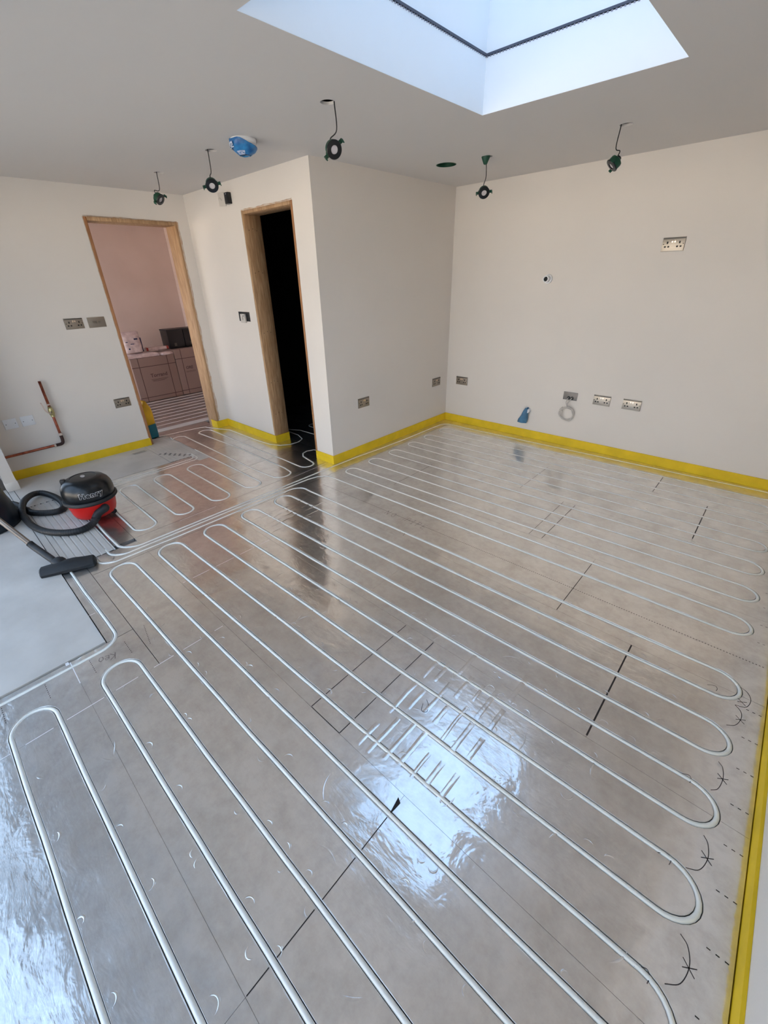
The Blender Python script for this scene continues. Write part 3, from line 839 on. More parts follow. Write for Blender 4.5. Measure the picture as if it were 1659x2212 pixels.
strip('baseboard_right', [(XR-e, YF+.01), (XR-e, -.012)], h=.064)

# pine linings of the two doorways
def lining(name, label_kind, parts):
    o = bpy.data.objects.new(name, None); COL.objects.link(o); o['kind'] = 'structure'
    for nm, lo, hi, m in parts:
        box(nm, lo, hi, m, o, bevel=.0015, seg=1)
    return o
x1 = xl(D1a); x2 = xl(D1b)
lining('door_1', '', [('jamb', (x1-.215, D1a+.001, .0), (x1+.004, D1a+.026, DH), 'wood2'), ('jamb', (x2-.215, D1b-.026, .0), (x2+.004, D1b-.001, DH), 'wood'),
       ('door_head', (x2-.215, D1a+.0265, DH-.030), (x2+.003, D1b-.0265, DH-.001), 'wood')])
lining('door_2', '', [('jamb', (D2a+.001, -1.900, 0.0), (D2a+.024, -1.722, DH), 'wood'), ('jamb', (D2b-.024, -1.900, .0), (D2b-.001, -1.722, DH), 'wood2'),
       ('door_head', (D2a+.0245, -1.900, DH-.026), (D2b-.0245, -1.722, DH-.001), 'wood')])
# nail heads in the pine jamb
bm = bmesh.new()
for z in (2.02, 1.68, 1.15, .66, .32):
    for k in range(3):
        q = bmesh.ops.create_cone(bm, cap_ends=True, segments=8, radius1=.0035, radius2=.0035, depth=.002)
        for v in q['verts']: v.co = Matrix.Translation((D2a+.0248, -1.86+.04*k, z+.012*(k % 2))) @ Matrix.Rotation(PI/2, 4, 'Y') @ v.co
link('nail_head', bm_mesh(bm, 'nail_head'), 'copper_dk', bpy.data.objects['door_2'], 'stuff')
# ragged plaster edges around the linings
def ragged(name, P0, P1, nrm, side, w=.012):
    V, F = [], []; P0 = Vector(P0); P1 = Vector(P1); n = 110; nrm = Vector(nrm); side = Vector(side)
    for k in range(n+1):
        p = P0.lerp(P1, k/n); ww = w*(.45+.9*abs(noise.noise(p*3.1))+.35*noise.noise(p*17))
        V += [p+nrm*.0006, p+nrm*.003+side*ww*.5, p+side*max(ww, .002)+nrm*.0006]
    for k in range(n):
        for q in range(2): a = 3*k+q; F.append((a, a+1, a+4, a+3))
    o = link(name, pts_mesh(name, V, F), 'patch'); o['kind'] = 'structure'
ragged('trim_4', (D2a, -1.897, DH), (D2b, -1.897, DH), (0, -1, 0), (0, 0, 1), .017)
ragged('trim_5', (D2a, -1.897, .1), (D2a, -1.897, DH), (0, -1, 0), (-1, 0, 0), .006)
ragged('trim_6', (x2+.001, D1b, .1), (x2+.001, D1b, DH), (1, 0, 0), (0, 1, 0), .022)
ragged('trim_7', (x1+.002, D1a, DH), (x2+.002, D1b, DH), (1, 0, 0), (0, 0, 1), .012)
ragged('trim_8', (x1+.001, D1a, .1), (x1+.001, D1a, DH), (1, 0, 0), (0, -1, 0), .009)

# ---------------------------------------------------------------- wall plates
def place(o, side, a, z):
    """side: back (x=a), left (y=a), middle (y=a), return (x=a)"""
    if side == 'back': o.location = (a, 0, z); o.rotation_euler = (0, 0, 0)
    if side == 'return': o.location = (a, -1.896, z); o.rotation_euler = (0, 0, 0)
    if side == 'middle': o.location = (0, a, z); o.rotation_euler = (0, 0, PI/2)
    if side == 'left': o.location = (xl(a), a, z); o.rotation_euler = (0, 0, PI/2+.0296)
# local frame: x to the right, z up, front towards -y
def double_socket(label, side, a, z, group='satin double sockets', rot=0, w=.152, h=.092):
    t = thing('double_socket', label, 'socket', group=group); place(t, side, a, z)
    box('face_plate', (-w/2, -.008, -h/2), (w/2, -.0005, h/2), 'nickel', t, bevel=.003)
    box('plate_rim', (-w/2-.001, -.0015, -h/2-.001), (w/2+.001, -.0003, h/2+.001), 'nickel_dk', t)
    box('top_lip', (-w/2+.002, -.0098, h/2-.010), (w/2-.002, -.0081, h/2-.002), 'nickel_dk', t, bevel=.0006)
    for s in (-1, 1):
        box('rocker_switch', (s*.009-.006, -.0125, .011), (s*.009+.006, -.0082, .029), 'rocker', t, bevel=.0015)
        cx = s*.041
        box('pin_slot', (cx-.005, -.0092, .004), (cx+.005, -.0078, .020), 'slot', t)
        for q in (-1, 1): box('pin_slot', (cx+q*.0115-.0062, -.0092, -.021), (cx+q*.0115+.0062, -.0078, -.010), 'slot', t)
        box('screw', (s*.066-.003, -.0094, -.001), (s*.066+.003, -.0080, .005), 'slot', t, bevel=.0008)
    return t
double_socket('satin double socket high on the back wall', 'back', 2.045, 1.781)
double_socket('satin double socket on the back wall nearest the corner', 'back', .214, .505)
double_socket('satin double socket low on the back wall, just right of the cable coil', 'back', 1.785, .515)
double_socket('satin double socket low on the back wall, farthest right', 'back', 2.045, .515)
double_socket('satin double socket in the middle of the projecting wall', 'middle', -1.449, .518)
double_socket('satin double socket on the projecting wall beside the corner', 'middle', -.225, .504)
double_socket('satin double socket at switch height beside the dimmer plate', 'left', -3.195, 1.304)
double_socket('satin double socket low beside the pine doorway', 'left', -3.005, .519)
t = thing('dimmer_switch', 'satin dimmer plate with three round knobs left of the pine doorway', 'switch'); place(t, 'left', -3.008, 1.302)
box('face_plate', (-.076, -.008, -.046), (.076, -.0005, .046), 'nickel', t, bevel=.003)
for k in (-1, 0, 1):
    me = lathe_me('knob', [(0, .016), (.008, .016), (.0095, .013), (.0095, 0), (0, 0)], 16)
    o = link('knob', me, 'nickel', t); o.rotation_euler = (PI/2, 0, 0); o.location = (k*.026, -.0082, .002)
for a, lb in ((-3.950, 'white blank plate low on the left wall, nearer the white post'), (-3.822, 'white blank plate low on the left wall, nearer the copper pipe')):
    t = thing('blank_plate', lb, 'plate', group='white blank plates'); place(t, 'left', a, .517)
    box('face_plate', (-.050, -.009, -.045), (.050, -.0005, .045), 'whiteplate', t, bevel=.003)
    for s in (-1, 1): box('screw', (s*.034-.003, -.0105, -.003), (s*.034+.003, -.0088, .003), 'slot', t, bevel=.001)
# open back box with hanging module, and the boxes high on the short wall
t = thing('thermostat_box', 'dark recessed box with a loose pale module left of the dark doorway', 'box'); place(t, 'return', -1.213, 1.298)
box('back_box', (-.100, -.004, -.044), (.100, -.0005, .044), 'slot', t)
box('terminal_module', (-.040, -.026, -.056), (.038, -.005, .026), 'cable', t, bevel=.004)
box('terminal_strip', (-.012, -.034, -.03), (.012, -.0295, -.004), 'cable', t, bevel=.001)
box('screw', (.020, -.033, .004), (.028, -.0295, .012), 'slot', t)
t = thing('junction_plate', 'grey plate with loose wires high above the short wall', 'plate'); place(t, 'return', -1.243, 2.275)
m_ = Matrix.Rotation(math.radians(28), 4, 'Z')
box('face_plate', (-.036, -.010, -.050), (.030, -.003, .050), 'cable', t, mtx=m_ @ Matrix.Translation((0, -.018, 0)))
tube('wire', catmull([(-.015, -.028, -.03), (-.02, -.04, 0), (.0, -.042, .012), (.01, -.03, -.01)], 5), .0025, 'cable', t, 6)
t = thing('sensor_box', 'small black box high up beside the grey plate', 'box'); place(t, 'return', -1.142, 2.272)
box('housing', (-.024, -.038, -.042), (.038, -.0005, .044), 'black', t, bevel=.006)
box('status_window', (.006, -.0395, .028), (.014, -.037, .034), 'whiteplate', t)
# cable outlet with coil
t = thing('cable_outlet', 'grey metal outlet box with two dark grommets above the hanging coil', 'box'); place(t, 'back', 1.488, .514)
box('face_plate', (-.068, -.006, -.040), (.068, -.0005, .038), 'grey_box', t, bevel=.002)
for s in (-1, 1):
    o = link('grommet', lathe_me('grommet', [(.006, 0), (.006, .006), (.013, .006), (.015, 0)], 18), 'slot', t); o.rotation_euler = (PI/2, 0, 0); o.location = (s*.017+.004, -.0062, -.018)
V, F = [], []
P = [(1.478, -.008, .498), (1.474, -.03, .488), (1.470, -.04, .45)]
cx, cz = 1.492, .338
for k in range(0, 76):
    a = math.radians(90+k*15); r = 1+.10*math.sin(k*.37)
    P.append((cx+.066*r*math.cos(a)+.008*math.sin(k*.9), -.022-.012*math.sin(k*.21)**2, cz+.064*r*math.sin(a)))
P += [(1.44, -.03, .400), (1.425, -.03, .385), (1.414, -.03, .366)]
tag(tube('cable_coil', catmull(P, 3), .0042, 'cable', None, 7), 'coil of pale grey cable hanging from the outlet box on the back wall', 'cable')
tag(tube('cable_lead', catmull([(1.508, -.008, .498), (1.505, -.03, .485), (1.490, -.045, .455), (1.486, -.045, .42), (1.53, -.036, .40), (1.556, -.03, .36), (1.55, -.03, .31), (1.52, -.03, .285)], 5), .0046, 'cable', None, 7),
    'second grey cable end tied over the hanging coil', 'cable')
# conduit stub
t = thing('conduit_stub', 'short white conduit stub poking out of the back wall', 'pipe', (1.087, 0, 1.560))
o = link('tube', lathe_me('tube', [(.020, .062), (.027, .062), (.029, 0), (.020, 0)], 24, True), 'whiteplate', t); o.rotation_euler = (PI/2, 0, 0)
o = link('bore', lathe_me('bore', [(0, .050), (.0198, .050)], 20), 'slot', t); o.rotation_euler = (PI/2, 0, 0)
o = link('collar', lathe_me('collar', [(.0285, .0005), (.040, .0005), (.038, .014), (.0288, .016)], 24), 'whiteplate', t); o.rotation_euler = (PI/2, 0, 0)
# blue bag over a waste pipe
t = thing('capped_waste_pipe', 'white pipe end wrapped in a blue bag low on the back wall', 'pipe', (1.085, 0, .300))
o = link('tube', lathe_me('tube', [(0, .05), (.021, .05), (.021, 0), (0, 0)], 20), 'whiteplate', t); o.rotation_euler = (PI/2, 0, 0)
V, F = [], []; n = 18; L = 9
for i in range(L+1):
    s = i/L; w = .018+.034*s**.8; d = .020+.012*math.sin(PI*s)
    for k in range(n):
        a = 2*PI*k/n; q = 1+.22*noise.noise((math.cos(a)*1.6, math.sin(a)*1.6, s*3))
        V.append((-.010-.040*s+w*q*math.cos(a), -.036+d*q*math.sin(a), .028-.165*s+.012*noise.noise((a, s*2, 4))))
for i in range(L):
    for k in range(n): F.append((i*n+k, i*n+(k+1) % n, (i+1)*n+(k+1) % n, (i+1)*n+k))
F += [tuple(range(n)), tuple(L*n+k for k in range(n))[::-1]]
link('bag', pts_mesh('bag', V, F, True), 'bluebag', t)

# copper pipe with lever valve
t = thing('copper_pipe', 'copper gas pipe with lever valve and dark elbow on the left wall', 'pipe', (xl(-3.63)+.035, -3.628, .25))
r = .0115
tube('riser', [(0, 0, .075), (0, 0, .60)], r, 'copper', t, 14)
tube('branch', [(-.003, -.060, -.004), (-.006, -.30, -.008), (-.0125, -.475, -.012)], r, 'copper', t, 14)
tube('elbow', catmull([(0, 0, .085), (0, 0, .04), (0, -.006, .010), (0, -.024, -.003), (-.002, -.066, -.004)], 5), .0145, 'copper_dk', t, 14)
tube('joint_ring', [(0, 0, .080), (0, 0, .105)], .0150, 'solder', t, 14)
tube('joint_ring', [(-.003, -.062, -.004), (-.0035, -.082, -.005)], .0150, 'solder', t, 14)
tube('joint_ring', [(0, 0, .378), (0, 0, .392)], .0150, 'solder', t, 14)
v = tube('valve_body', [(0, 0, .265), (0, 0, .285), (0, 0, .30), (0, 0, .33), (0, 0, .345), (0, 0, .365)], .02, 'brass', t, 12, radii=[.016, .019, .023, .023, .019, .016])
tube('valve_stem', [(.0, 0, .315), (.040, -.012, .315)], .009, 'brass', v, 10)
tube('lever', catmull([(.040, -.012, .315), (.046, -.030, .318), (.050, -.048, .345), (.052, -.056, .400), (.052, -.060, .420)], 4), .0055, 'solder', v, 8)

# ---------------------------------------------------------------- ceiling fittings
def face_to(o, d, roll=0):
    q = Vector(d).normalized().to_track_quat('Z', 'Y'); o.rotation_mode = 'QUATERNION'
    o.rotation_quaternion = q @ Matrix.Rotation(roll, 3, 'Z').to_quaternion()
def downlight(label, hole, rim_dx, body, direction, roll, mid):
    t = thing('downlight', label, 'lamp', (hole[0], hole[1], H), group='downlights hanging out of their ceiling holes')
    hx, hy = hole
    top = (rim_dx[0], rim_dx[1], .02)
    B = Vector(body)-Vector((hx, hy, H))
    D = Vector(direction).normalized()
    back = B - D*.045 + Vector((0, 0, .018))
    tube('cable', catmull([top, (rim_dx[0], rim_dx[1], -.01), Vector(mid)-Vector((hx, hy, H)), back+Vector((0, 0, .02)), back+D*.012], 6), .0030, 'cable_blk', t, 8)
    f = bpy.data.objects.new('fitting', None)   # local frame holder replaced below
    q = D.to_track_quat('Z', 'Y').to_matrix().to_4x4() @ Matrix.Rotation(roll, 4, 'Z')
    MX = Matrix.Translation(B) @ q
    def put(nm, me, m, par=t):
        me.transform(MX); return link(nm, me, m, par)
    put('bezel', lathe_me('bezel', [(.0195, .003), (.0205, .008), (.040, .0060), (.0425, .003), (.0425, 0), (.030, -.002), (.0195, -.001)], 32, True), 'black')
    put('lens', lathe_me('lens', [(0, .0035), (.018, .0030), (.0200, .001)], 24), 'lens')
    b = put('lamp_body', lathe_me('lamp_body', [(0, -.046), (.018, -.046), (.022, -.043), (.0360, -.036), (.0385, -.030), (.0385, -.003), (.030, -.001)], 24), 'green')
    put('heat_cap', lathe_me('heat_cap', [(0, -.056), (.013, -.055), (.015, -.050), (.015, -.046)], 16), 'black', b)
    for s in (-1, 1):
        bm = bmesh.new()
        bbox(bm, (-.009, .036, -.028), (.009, .042, -.004)); bbox(bm, (-.009, .042, -.012), (.009, .062, -.006)); bbox(bm, (-.009, .057, -.008), (.009, .062, .012))
        me = bm_mesh(bm, 'spring_clip'); me.transform(Matrix.Rotation(PI/2*s, 4, 'Z')); put('spring_clip', me, 'green')
    return t
cv = Vector(cam.location)
downlight('dangling downlight under the skylight edge, nearest the camera, lens showing', LAMPS[0], (.030, .018), (.868, -2.440, 2.211), (1.0, -.36, -.42), .75, (.885, -2.430, 2.29))
downlight('dangling downlight with lens showing, between the blue film and the pine doorway', LAMPS[1], (-.026, -.010), (-.347, -2.494, 2.206), (.86, -.42, -.62), .25, (-.352, -2.480, 2.29))
downlight('dangling downlight seen from its back above the pine doorway', LAMPS[2], (-.028, -.006), (-1.200, -2.497, 2.222), (.75, .42, -.60), .6, (-1.215, -2.480, 2.29))
d4 = downlight('dangling downlight with a green cone at its ceiling hole', LAMPS[3], (-.006, -.004), (.830, -.842, 2.176), (.60, -.70, -.55), .1, (.838, -.842, 2.28))
o = link('driver_cone', lathe_me('driver_cone', [(0, -.048), (.010, -.048), (.014, -.044), (.032, -.004), (.033, .010), (0, .010)], 24), 'green', d4); o.location = (-.010, -.006, 0)
downlight('dangling downlight turned sideways near the right of the back wall', LAMPS[4], (-.027, -.010), (1.765, -.868, 2.205), (-.55, -.40, -.70), .4, (1.770, -.870, 2.29))
# speaker hole ring
o = tag(link('speaker_ring', lathe_me('speaker_ring', [(VENT[2]-.0055, 0), (VENT[2]-.0055, .030), (VENT[2]-.0008, .030), (VENT[2]-.0008, 0)], 40, True), 'green'), 'dark empty round speaker cut-out in the ceiling near the corner', 'fitting')
o.location = (VENT[0], VENT[1], H-.001)
# smoke alarm under torn blue film
t = thing('smoke_alarm', 'round ceiling alarm wrapped in torn blue film', 'alarm', (.030, -2.440, H))
link('base', lathe_me('base', [(0, 0), (.078, 0), (.080, -.003), (.078, -.022), (.068, -.034), (0, -.036)], 40), 'whiteplate', t)
V, F = [], []; n = 32; L = 9
for i in range(L+1):
    s = i/L
    for k in range(n):
        a = 2*PI*k/n; top = -.005-.034*max(0, math.cos(a-.75))**.7
        r = .083*math.cos(s*1.35)**.6*(1+.07*noise.noise((math.cos(a)*2, math.sin(a)*2, s*3)))
        V.append((r*math.cos(a), r*math.sin(a), top+(-.082-top)*s+.006*noise.noise((a*2, s*4, 1))))
for i in range(L):
    for k in range(n): F.append((i*n+k, i*n+(k+1) % n, (i+1)*n+(k+1) % n, (i+1)*n+k))
F.append(tuple(L*n+k for k in range(n))[::-1])
link('blue_film', pts_mesh('blue_film', V, F, True), 'blue', t)
V, F = [], []
def patch(a0, a1, s0, s1, ph):
    b = len(V); n1, n2 = 10, 6
    for i in range(n2+1):
        s = s0+(s1-s0)*i/n2
        for k in range(n1+1):
            a = a0+(a1-a0)*k/n1; r = .086*math.cos(s*1.35)**.6*(1+.09*noise.noise((a*5, s*9, ph)))
            V.append((r*math.cos(a), r*math.sin(a), -.022+(-.062)*s))
    for i in range(n2):
        for k in range(n1):
            if noise.noise((k*.9, i*.9, ph+3)) > -.25:
                p = b+i*(n1+1)+k; F.append((p, p+1, p+n1+2, p+n1+1))
patch(math.radians(200), math.radians(275), .0, .45, 1)
patch(math.radians(275), math.radians(330), .72, .98, 5)
link('clear_film', pts_mesh('clear_film', V, F, True), 'wrap', t)

# ---------------------------------------------------------------- vacuum cleaner
vc = thing('vacuum_cleaner', 'red and black drum vacuum cleaner with black hose and floor tool', 'vacuum cleaner', (-.70, -3.79, .004))
drum = link('drum', lathe_me('drum', [(0, .022), (.128, .022), (.140, .030), (.150, .060), (.165, .150), (0, .150)], 48), 'red', vc)
link('bumper', lathe_me('bumper', [(.160, .146), (.176, .147), (.184, .155), (.184, .168), (.178, .176), (.160, .178)], 48, True), 'blackmatt', vc)
lid = link('lid', lathe_me('lid', [(.166, .176), (.171, .185), (.173, .222), (.168, .258), (.154, .290), (.130, .315), (.100, .328), (.088, .330), (.084, .327), (.050, .332), (0, .334)], 48), 'black', vc)
link('badge', lathe_me('badge', [(0, .3355), (.026, .3345), (.028, .331)], 20), 'silver', vc).scale = (1, .55, 1)
box('handle_lug', (-.030, -.150, .276), (.010, -.118, .330), 'black', vc, bevel=.007, mtx=Matrix.Rotation(math.radians(-20), 4, 'Z'))
vdir = math.atan2(cam.location.y+3.79, cam.location.x+.70)     # heading from cleaner to where it faces
fa = vdir + math.radians(20)
def on_drum(name, body, size, rad, z, ang, m, bold, extrude, lean=0.0):
    me = text_mesh(name, body, size, extrude, bold, 1.22)
    for v in me.vertices:
        a = ang+v.co.x/rad; rr = rad+v.co.z-lean*v.co.y
        v.co = Vector((rr*math.cos(a), rr*math.sin(a), z+v.co.y))
    return link(name, me, m, lid)
tA = vdir+math.radians(2)
on_drum('name_outline', 'Henry', .052, .1735, .234, tA, 'white', .0036, .0006, .05)
on_drum('name_lettering', 'Henry', .052, .1749, .234, tA, 'black', .0017, .0006, .05)
# castors
for k in range(4):
    a = fa+math.radians([38, -38, 142, -142][k]); x, y = .128*math.cos(a), .128*math.sin(a)
    w = link('castor', lathe_me('castor', [(0, -.010), (.020, -.010), (.023, -.006), (.023, .006), (.020, .010), (0, .010)], 20), 'blackmatt', vc)
    w.rotation_euler = (PI/2, 0, a); w.location = (x, y, .020)
# hose inlet elbow, hose, wand, floor tool (positions relative to the cleaner)
O = Vector((-.70, -3.79, .004))
w = lambda x, y, z: Vector((x, y, z))-O
nose = Vector((.165*math.cos(fa), .165*math.sin(fa), .108)); nd = Vector((math.cos(fa), math.sin(fa), 0))
nose = Vector((.150*math.cos(fa), .150*math.sin(fa), .100)); nz_ = tube('inlet_elbow', catmull([nose-nd*.01, nose+nd*.028+Vector((0, 0, .004)), w(-.527,-3.808,.085), w(-.512,-3.842,.054)], 6), .029, 'blackmatt', vc, 18, radii=None)
hp = [w(-.523,-3.815,.070), w(-.494,-3.879,.032), w(-.476,-3.966,.026), w(-.536,-4.058,.026), w(-.656,-4.136,.026), w(-.820,-4.182,.026), w(-1.006,-4.197,.034), w(-1.130,-4.187,.058), w(-1.280,-4.143,.066), w(-1.433,-4.070,.045),
      w(-1.450,-4.000,.030), w(-1.303,-3.947,.026), w(-1.123,-3.928,.026), w(-.998,-3.945,.026), w(-.954,-3.989,.026), w(-.993,-4.060,.026), w(-1.100,-4.135,.021), w(-1.230,-4.165,.021), w(-1.42,-4.22,.026), w(-1.55,-4.36,.026), w(-1.60,-4.6,.026)]
HP = []
C_ = catmull(hp, 6); d = 0
for i in range(len(C_)-1):
    n = max(1, int((C_[i+1]-C_[i]).length/.0035))
    for j in range(n): HP.append(C_[i].lerp(C_[i+1], j/n))
tube('hose', HP, .0235, 'blackmatt', vc, 14, radii=[.0235+.0006*(1 if (i//2) % 2 else -1) for i in range(len(HP))])
# wand: rises towards the left over the sack
hA = Vector((-.131, -4.196, .050)); hB = Vector((-.372, -4.243, .066)); dw = (Vector((-.632, -4.338, .22))-hB).normalized()
wandtop = hB+dw*1.15
tube('wand', [hB-O-dw*.05, wandtop-O], .0160, 'chrome', vc, 16)
tube('wand_cuff', catmull([hB+dw*.05-O, hB-O, hB.lerp(hA, .5)-O, hA-O, Vector((-.105, -4.19, .044))-O], 4), .021, 'blackmatt', vc, 16, radii=None)
head_c = Vector((-.030, -4.145, .0)); hd = Vector((.10, .265, 0)).normalized(); hn = Vector((hd.y, -hd.x, 0))
bm = bmesh.new()
prof = [(-.046, .004), (.044, .004), (.047, .022), (.028, .046), (.0, .056), (-.028, .052), (-.046, .034)]
st = [(-.150, .62, .8), (-.142, .9, .95), (-.09, 1, 1), (-.035, 1.08, 1.15), (.035, 1.08, 1.15), (.09, 1, 1), (.142, .9, .95), (.150, .62, .8)]
rings = []
for s, a, b in st:
    rings.append([bm.verts.new(head_c-O+hd*s+hn*(p*a)+Vector((0, 0, .002+q*b))) for p, q in prof])
for r0, r1 in zip(rings, rings[1:]):
    for k in range(len(prof)): bm.faces.new((r0[k], r0[(k+1) % 7], r1[(k+1) % 7], r1[k]))
bm.faces.new(rings[0][::-1]); bm.faces.new(rings[-1])
ft = link('floor_tool', bm_mesh(bm, 'floor_tool', True, .6), 'blackmatt', vc)
bm = bmesh.new(); ico(bm, (0, 0, 0), .044, 2, (1.35, .95, .72))
me = bm_mesh(bm, 'swivel_neck', True); me.transform(Matrix.Translation(Vector((-.090, -4.176, .044))-O) @ Matrix.Rotation(math.radians(12), 4, 'Z'))
link('swivel_neck', me, 'blackmatt', vc)
o = box('brush_strip', (-.140, -.004, 0), (.140, .004, .010), 'black', ft, mtx=Matrix.Translation(head_c-O+hn*.030) @ Matrix.Rotation(math.atan2(hd.y, hd.x), 4, 'Z'))

# dark sack at the left edge
V, F = [], []; n = 40; L = 22
for i in range(L+1):
    s = i/L; z = .44*s
    r = .205*(1-.10*s)*(max(1e-3, 1-s**3.2))**.5+.004
    for k in range(n):
        a = 2*PI*k/n; q = 1+.10*noise.noise((math.cos(a)*1.7, math.sin(a)*1.7, s*2.5))+.04*noise.noise((math.cos(a)*5, math.sin(a)*5, s*6))
        V.append((r*q*math.cos(a)*1.05, r*q*math.sin(a)*.9, z+.008))
for i in range(L):
    for k in range(n): F.append((i*n+k, i*n+(k+1) % n, (i+1)*n+(k+1) % n, (i+1)*n+k))
F += [tuple(range(n))[::-1], tuple(L*n+k for k in range(n))]
sk = thing('tool_sack', 'dark navy sack standing at the left edge behind the wand', 'sack', (-1.13, -4.40, 0))
link('body', pts_mesh('body', V, F, True), 'navybag', sk)
tube('drawcord', catmull([(.16, -.15, .30), (.20, -.10, .29), (.21, -.03, .30)], 5), .006, 'sacky', sk, 8)

# ---------------------------------------------------------------- beyond the pine doorway
# yellow and teal sack by the jamb
ys = thing('adhesive_sack', 'yellow and teal sack standing in the pine doorway', 'sack', (-2.325, -2.745, 0), rotz=math.radians(12))
def sackmesh(name, w, d, h0, h1, ph, taper=.25, bulge=.2, top=.3):
    V, F = [], []; n = 32; L = 12
    for i in range(L+1):
        s = i/L; z = h0+(h1-h0)*s
        for k in range(n):
            a = 2*PI*k/n; ca, sa = math.cos(a), math.sin(a)
            sq = (abs(ca)**4+abs(sa)**4)**-.25
            f = 1-taper*(z/h1 if h1 else 0)**3; q = 1+.06*noise.noise((ca*2+ph, sa*2, z*9))
            V.append((w/2*ca*sq*q, d/2*sa*sq*q*(f if top else 1)*(1-.75*max(0, (z/(h1 or 1)-.8)/.2) if top else 1), z))
    for i in range(L):
        for k in range(n): F.append((i*n+k, i*n+(k+1) % n, (i+1)*n+(k+1) % n, (i+1)*n+k))
    F += [tuple(range(n))[::-1], tuple(L*n+k for k in range(n))]
    return pts_mesh(name, V, F, True)
link('lower_body', sackmesh('lower_body', .16, .15, .004, .165, 1, 0, top=0), 'teal', ys)
me = sackmesh('upper_body', .16, .15, .165, .44, 1, .2, top=.3); link('upper_body', me, 'sacky', ys)
box('printed_panel', (-.03, -.079, .20), (.05, -.0745, .32), 'strap', ys)
# large cartons
def carton(label, y0, y1, h, x, txt=None):
    c = thing('carton', label, 'box', (x, (y0+y1)/2, 0), group='large cartons of slabs beyond the doorway'); w = y1-y0
    box('body', (-.60, -w/2+.002, .004), (0, w/2-.002, h), 'card', c, bevel=.004)
    for f in (.16, .82):
        yy = -w/2+w*f; box('strap', (-.6005, yy-.004, .003), (.0015, yy+.004, h+.0015), 'strap', c)
    for f in (.10, .80):
        box('strap', (-.01, -w/2, h*f-.004), (.0018, w/2, h*f+.004), 'strap', c)
    return c
c1 = carton('left big cardboard carton with printed name, straps around it', -2.185, -1.535, .645, -4.10)
c2 = carton('right big cardboard carton partly behind the pine jamb', -1.530, -.88, .700, -4.10)
def wordmark(par, body, size, y, z, m='ink'):
    me = text_mesh('printed_word', body, size, .0003, .0012)
    me.transform(Matrix.Translation((.0025, y, z)) @ Matrix.Rotation(PI/2, 4, 'Z') @ Matrix.Rotation(PI/2, 4, 'X')); return link('printed_word', me, m, par)
wordmark(c1, 'Torrand', .075, .03, .375)
boxes('printed_line', [((.0005, -.10+.01*k, .315-.014*k), (.0016, .16-.03*k, .320-.014*k)) for k in range(3)], 'ink', c1)
wordmark(c2, 'ORE', .060, -.13, .41)
boxes('printed_line', [((.0005, -.20, .355-.014*k), (.0016, -.04, .359-.014*k)) for k in range(2)], 'ink', c2)
# things on the cartons
def lump(name, w, d, h, ph, m, parent=None, loc=(0, 0, 0), rz=0, amp=.12):
    bm = bmesh.new(); bbox(bm, (-w/2, -d/2, 0), (w/2, d/2, h))
    bmesh.ops.subdivide_edges(bm, edges=list(bm.edges), cuts=7, use_grid_fill=True)
    for v in bm.verts:
        p = v.co; f = 1-.35*(abs(p.x)/(w/2))**6*0-.0
        q = noise.noise((p.x*9+ph, p.y*9, p.z*9)); e = min(1, p.z/h)
        edge = max(abs(p.x)/(w/2), abs(p.y)/(d/2))
        v.co = Vector((p.x*(1+amp*q)*(1-.06*e), p.y*(1+amp*q)*(1-.06*e), p.z*(1-.28*(edge**5))+h*amp*.6*q*e))
    me = bm_mesh(bm, name, True, 1.2); o = link(name, me, m, parent); o.location = loc; o.rotation_euler = (0, 0, rz); return o
st = thing('paper_sack', 'white printed paper sack standing on the left carton', 'sack', (-4.24, -2.055, .720), rotz=math.radians(86))
link('body', sackmesh('body', .25, .15, 0, .29, 5, .3), 'sackw', st)
for (a, b, c, d) in ((-.07, .05, -.05, .07), (-.03, .12, .02, .13), (.03, .18, .08, .20), (-.09, .15, -.06, .16)):
    box('printed_mark', (a, -.082, b), (c, -.0765, d), 'navyink', st)
o = lump('flat_sack', .30, .46, .060, 3, 'sackw', None, (-4.27, -1.985, .648), 0); tag(o, 'flattened white sack lying on the left carton under the standing sack', 'sack')
bt = thing('black_tub', 'black tub with pale lid at the far left on the carton', 'tub', (-4.36, -2.245, .720))
box('body', (-.05, -.06, 0), (.05, .045, .17), 'black', bt, bevel=.01); box('lid', (-.055, -.065, .172), (.055, .05, .19), 'whiteplate', bt, bevel=.004)
bx = thing('blue_packet', 'small dark blue packet leaning behind the standing sack', 'packet', (-4.34, -1.915, .707))
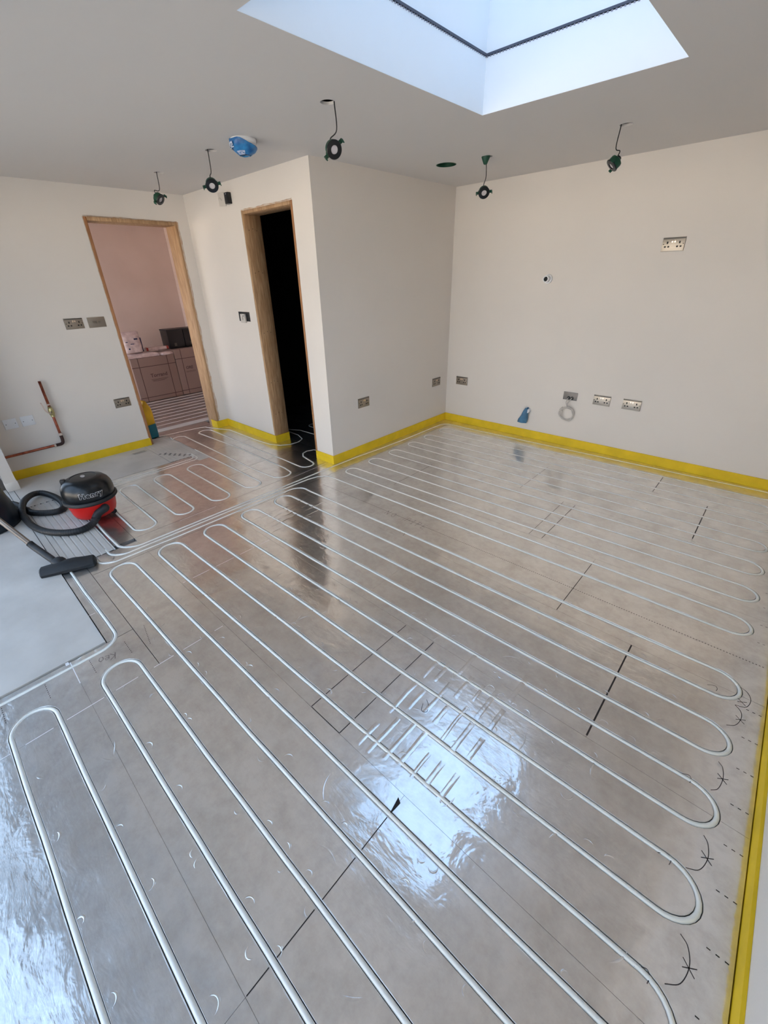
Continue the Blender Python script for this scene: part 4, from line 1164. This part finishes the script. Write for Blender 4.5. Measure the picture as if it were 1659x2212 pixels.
box('body', (-.03, -.035, 0), (.03, .035, .20), 'navyink', bx, bevel=.004); box('label_patch', (.0303, -.02, .06), (.032, .02, .13), 'whiteplate', bx)
pl = thing('wrapped_plank', 'pale plank with red ends lying on the cartons', 'plank', (-4.31, -1.685, .712), rotz=math.radians(-4))
box('body', (-.04, -.17, 0), (.04, .17, .040), 'sackw', pl, bevel=.003)
for s in (-1, 1): box('end_cap', (-.041, s*.15-.015, -.001+.001), (.041, s*.15+.015, .041), 'redp', pl, bevel=.002)
o = lump('crumpled_sheet', .16, .20, .035, 11, 'sackw', None, (-4.17, -1.638, .650), .3, .25); tag(o, 'crumpled pale sheet on the front edge of the left carton', 'sheet')
for k, (y, lb) in enumerate(((-1.385, 'black crate on the cartons, left one of the pair'), (-1.125, 'black crate on the cartons, right one beside the pine jamb'))):
    cr = thing('black_crate', lb, 'crate', (-4.36, y, .7025), group='black crates on the cartons')
    box('body', (-.13, -.125, 0), (.13, .125, .275), 'black', cr, bevel=.008)
    box('rim', (-.134, -.128, .262), (.134, .128, .281), 'blackmatt', cr, bevel=.004)
    box('label_patch', (.1305, -.045, .035), (.132, -.008, .080), 'nickel_dk', cr)
# dim things in the dark room
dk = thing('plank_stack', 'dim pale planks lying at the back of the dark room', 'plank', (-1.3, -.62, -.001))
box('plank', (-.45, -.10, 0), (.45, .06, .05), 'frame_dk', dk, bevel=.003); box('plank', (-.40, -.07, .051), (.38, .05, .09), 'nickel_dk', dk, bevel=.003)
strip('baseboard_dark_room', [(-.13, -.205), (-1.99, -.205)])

# ---------------------------------------------------------------- outside
patio = box('patio', (-14, -22, -.25), (14, YF-.11, -.14), 'paving', None); patio['kind'] = 'structure'
gw = box('garden_wall', (-12, -16.2, -.14), (12, -16.0, 1.9), 'render', None); gw['kind'] = 'structure'
gl = box('ground', (-60, -60, -.5), (60, 60, -.26), 'paving', None); gl['kind'] = 'structure'
# unseen tall block added behind the room to keep the sun off the rooflight
hs = box('sun_blocker', (-9, .9, -.25), (9, 7.5, 6.3), 'render', None); hs['kind'] = 'structure'
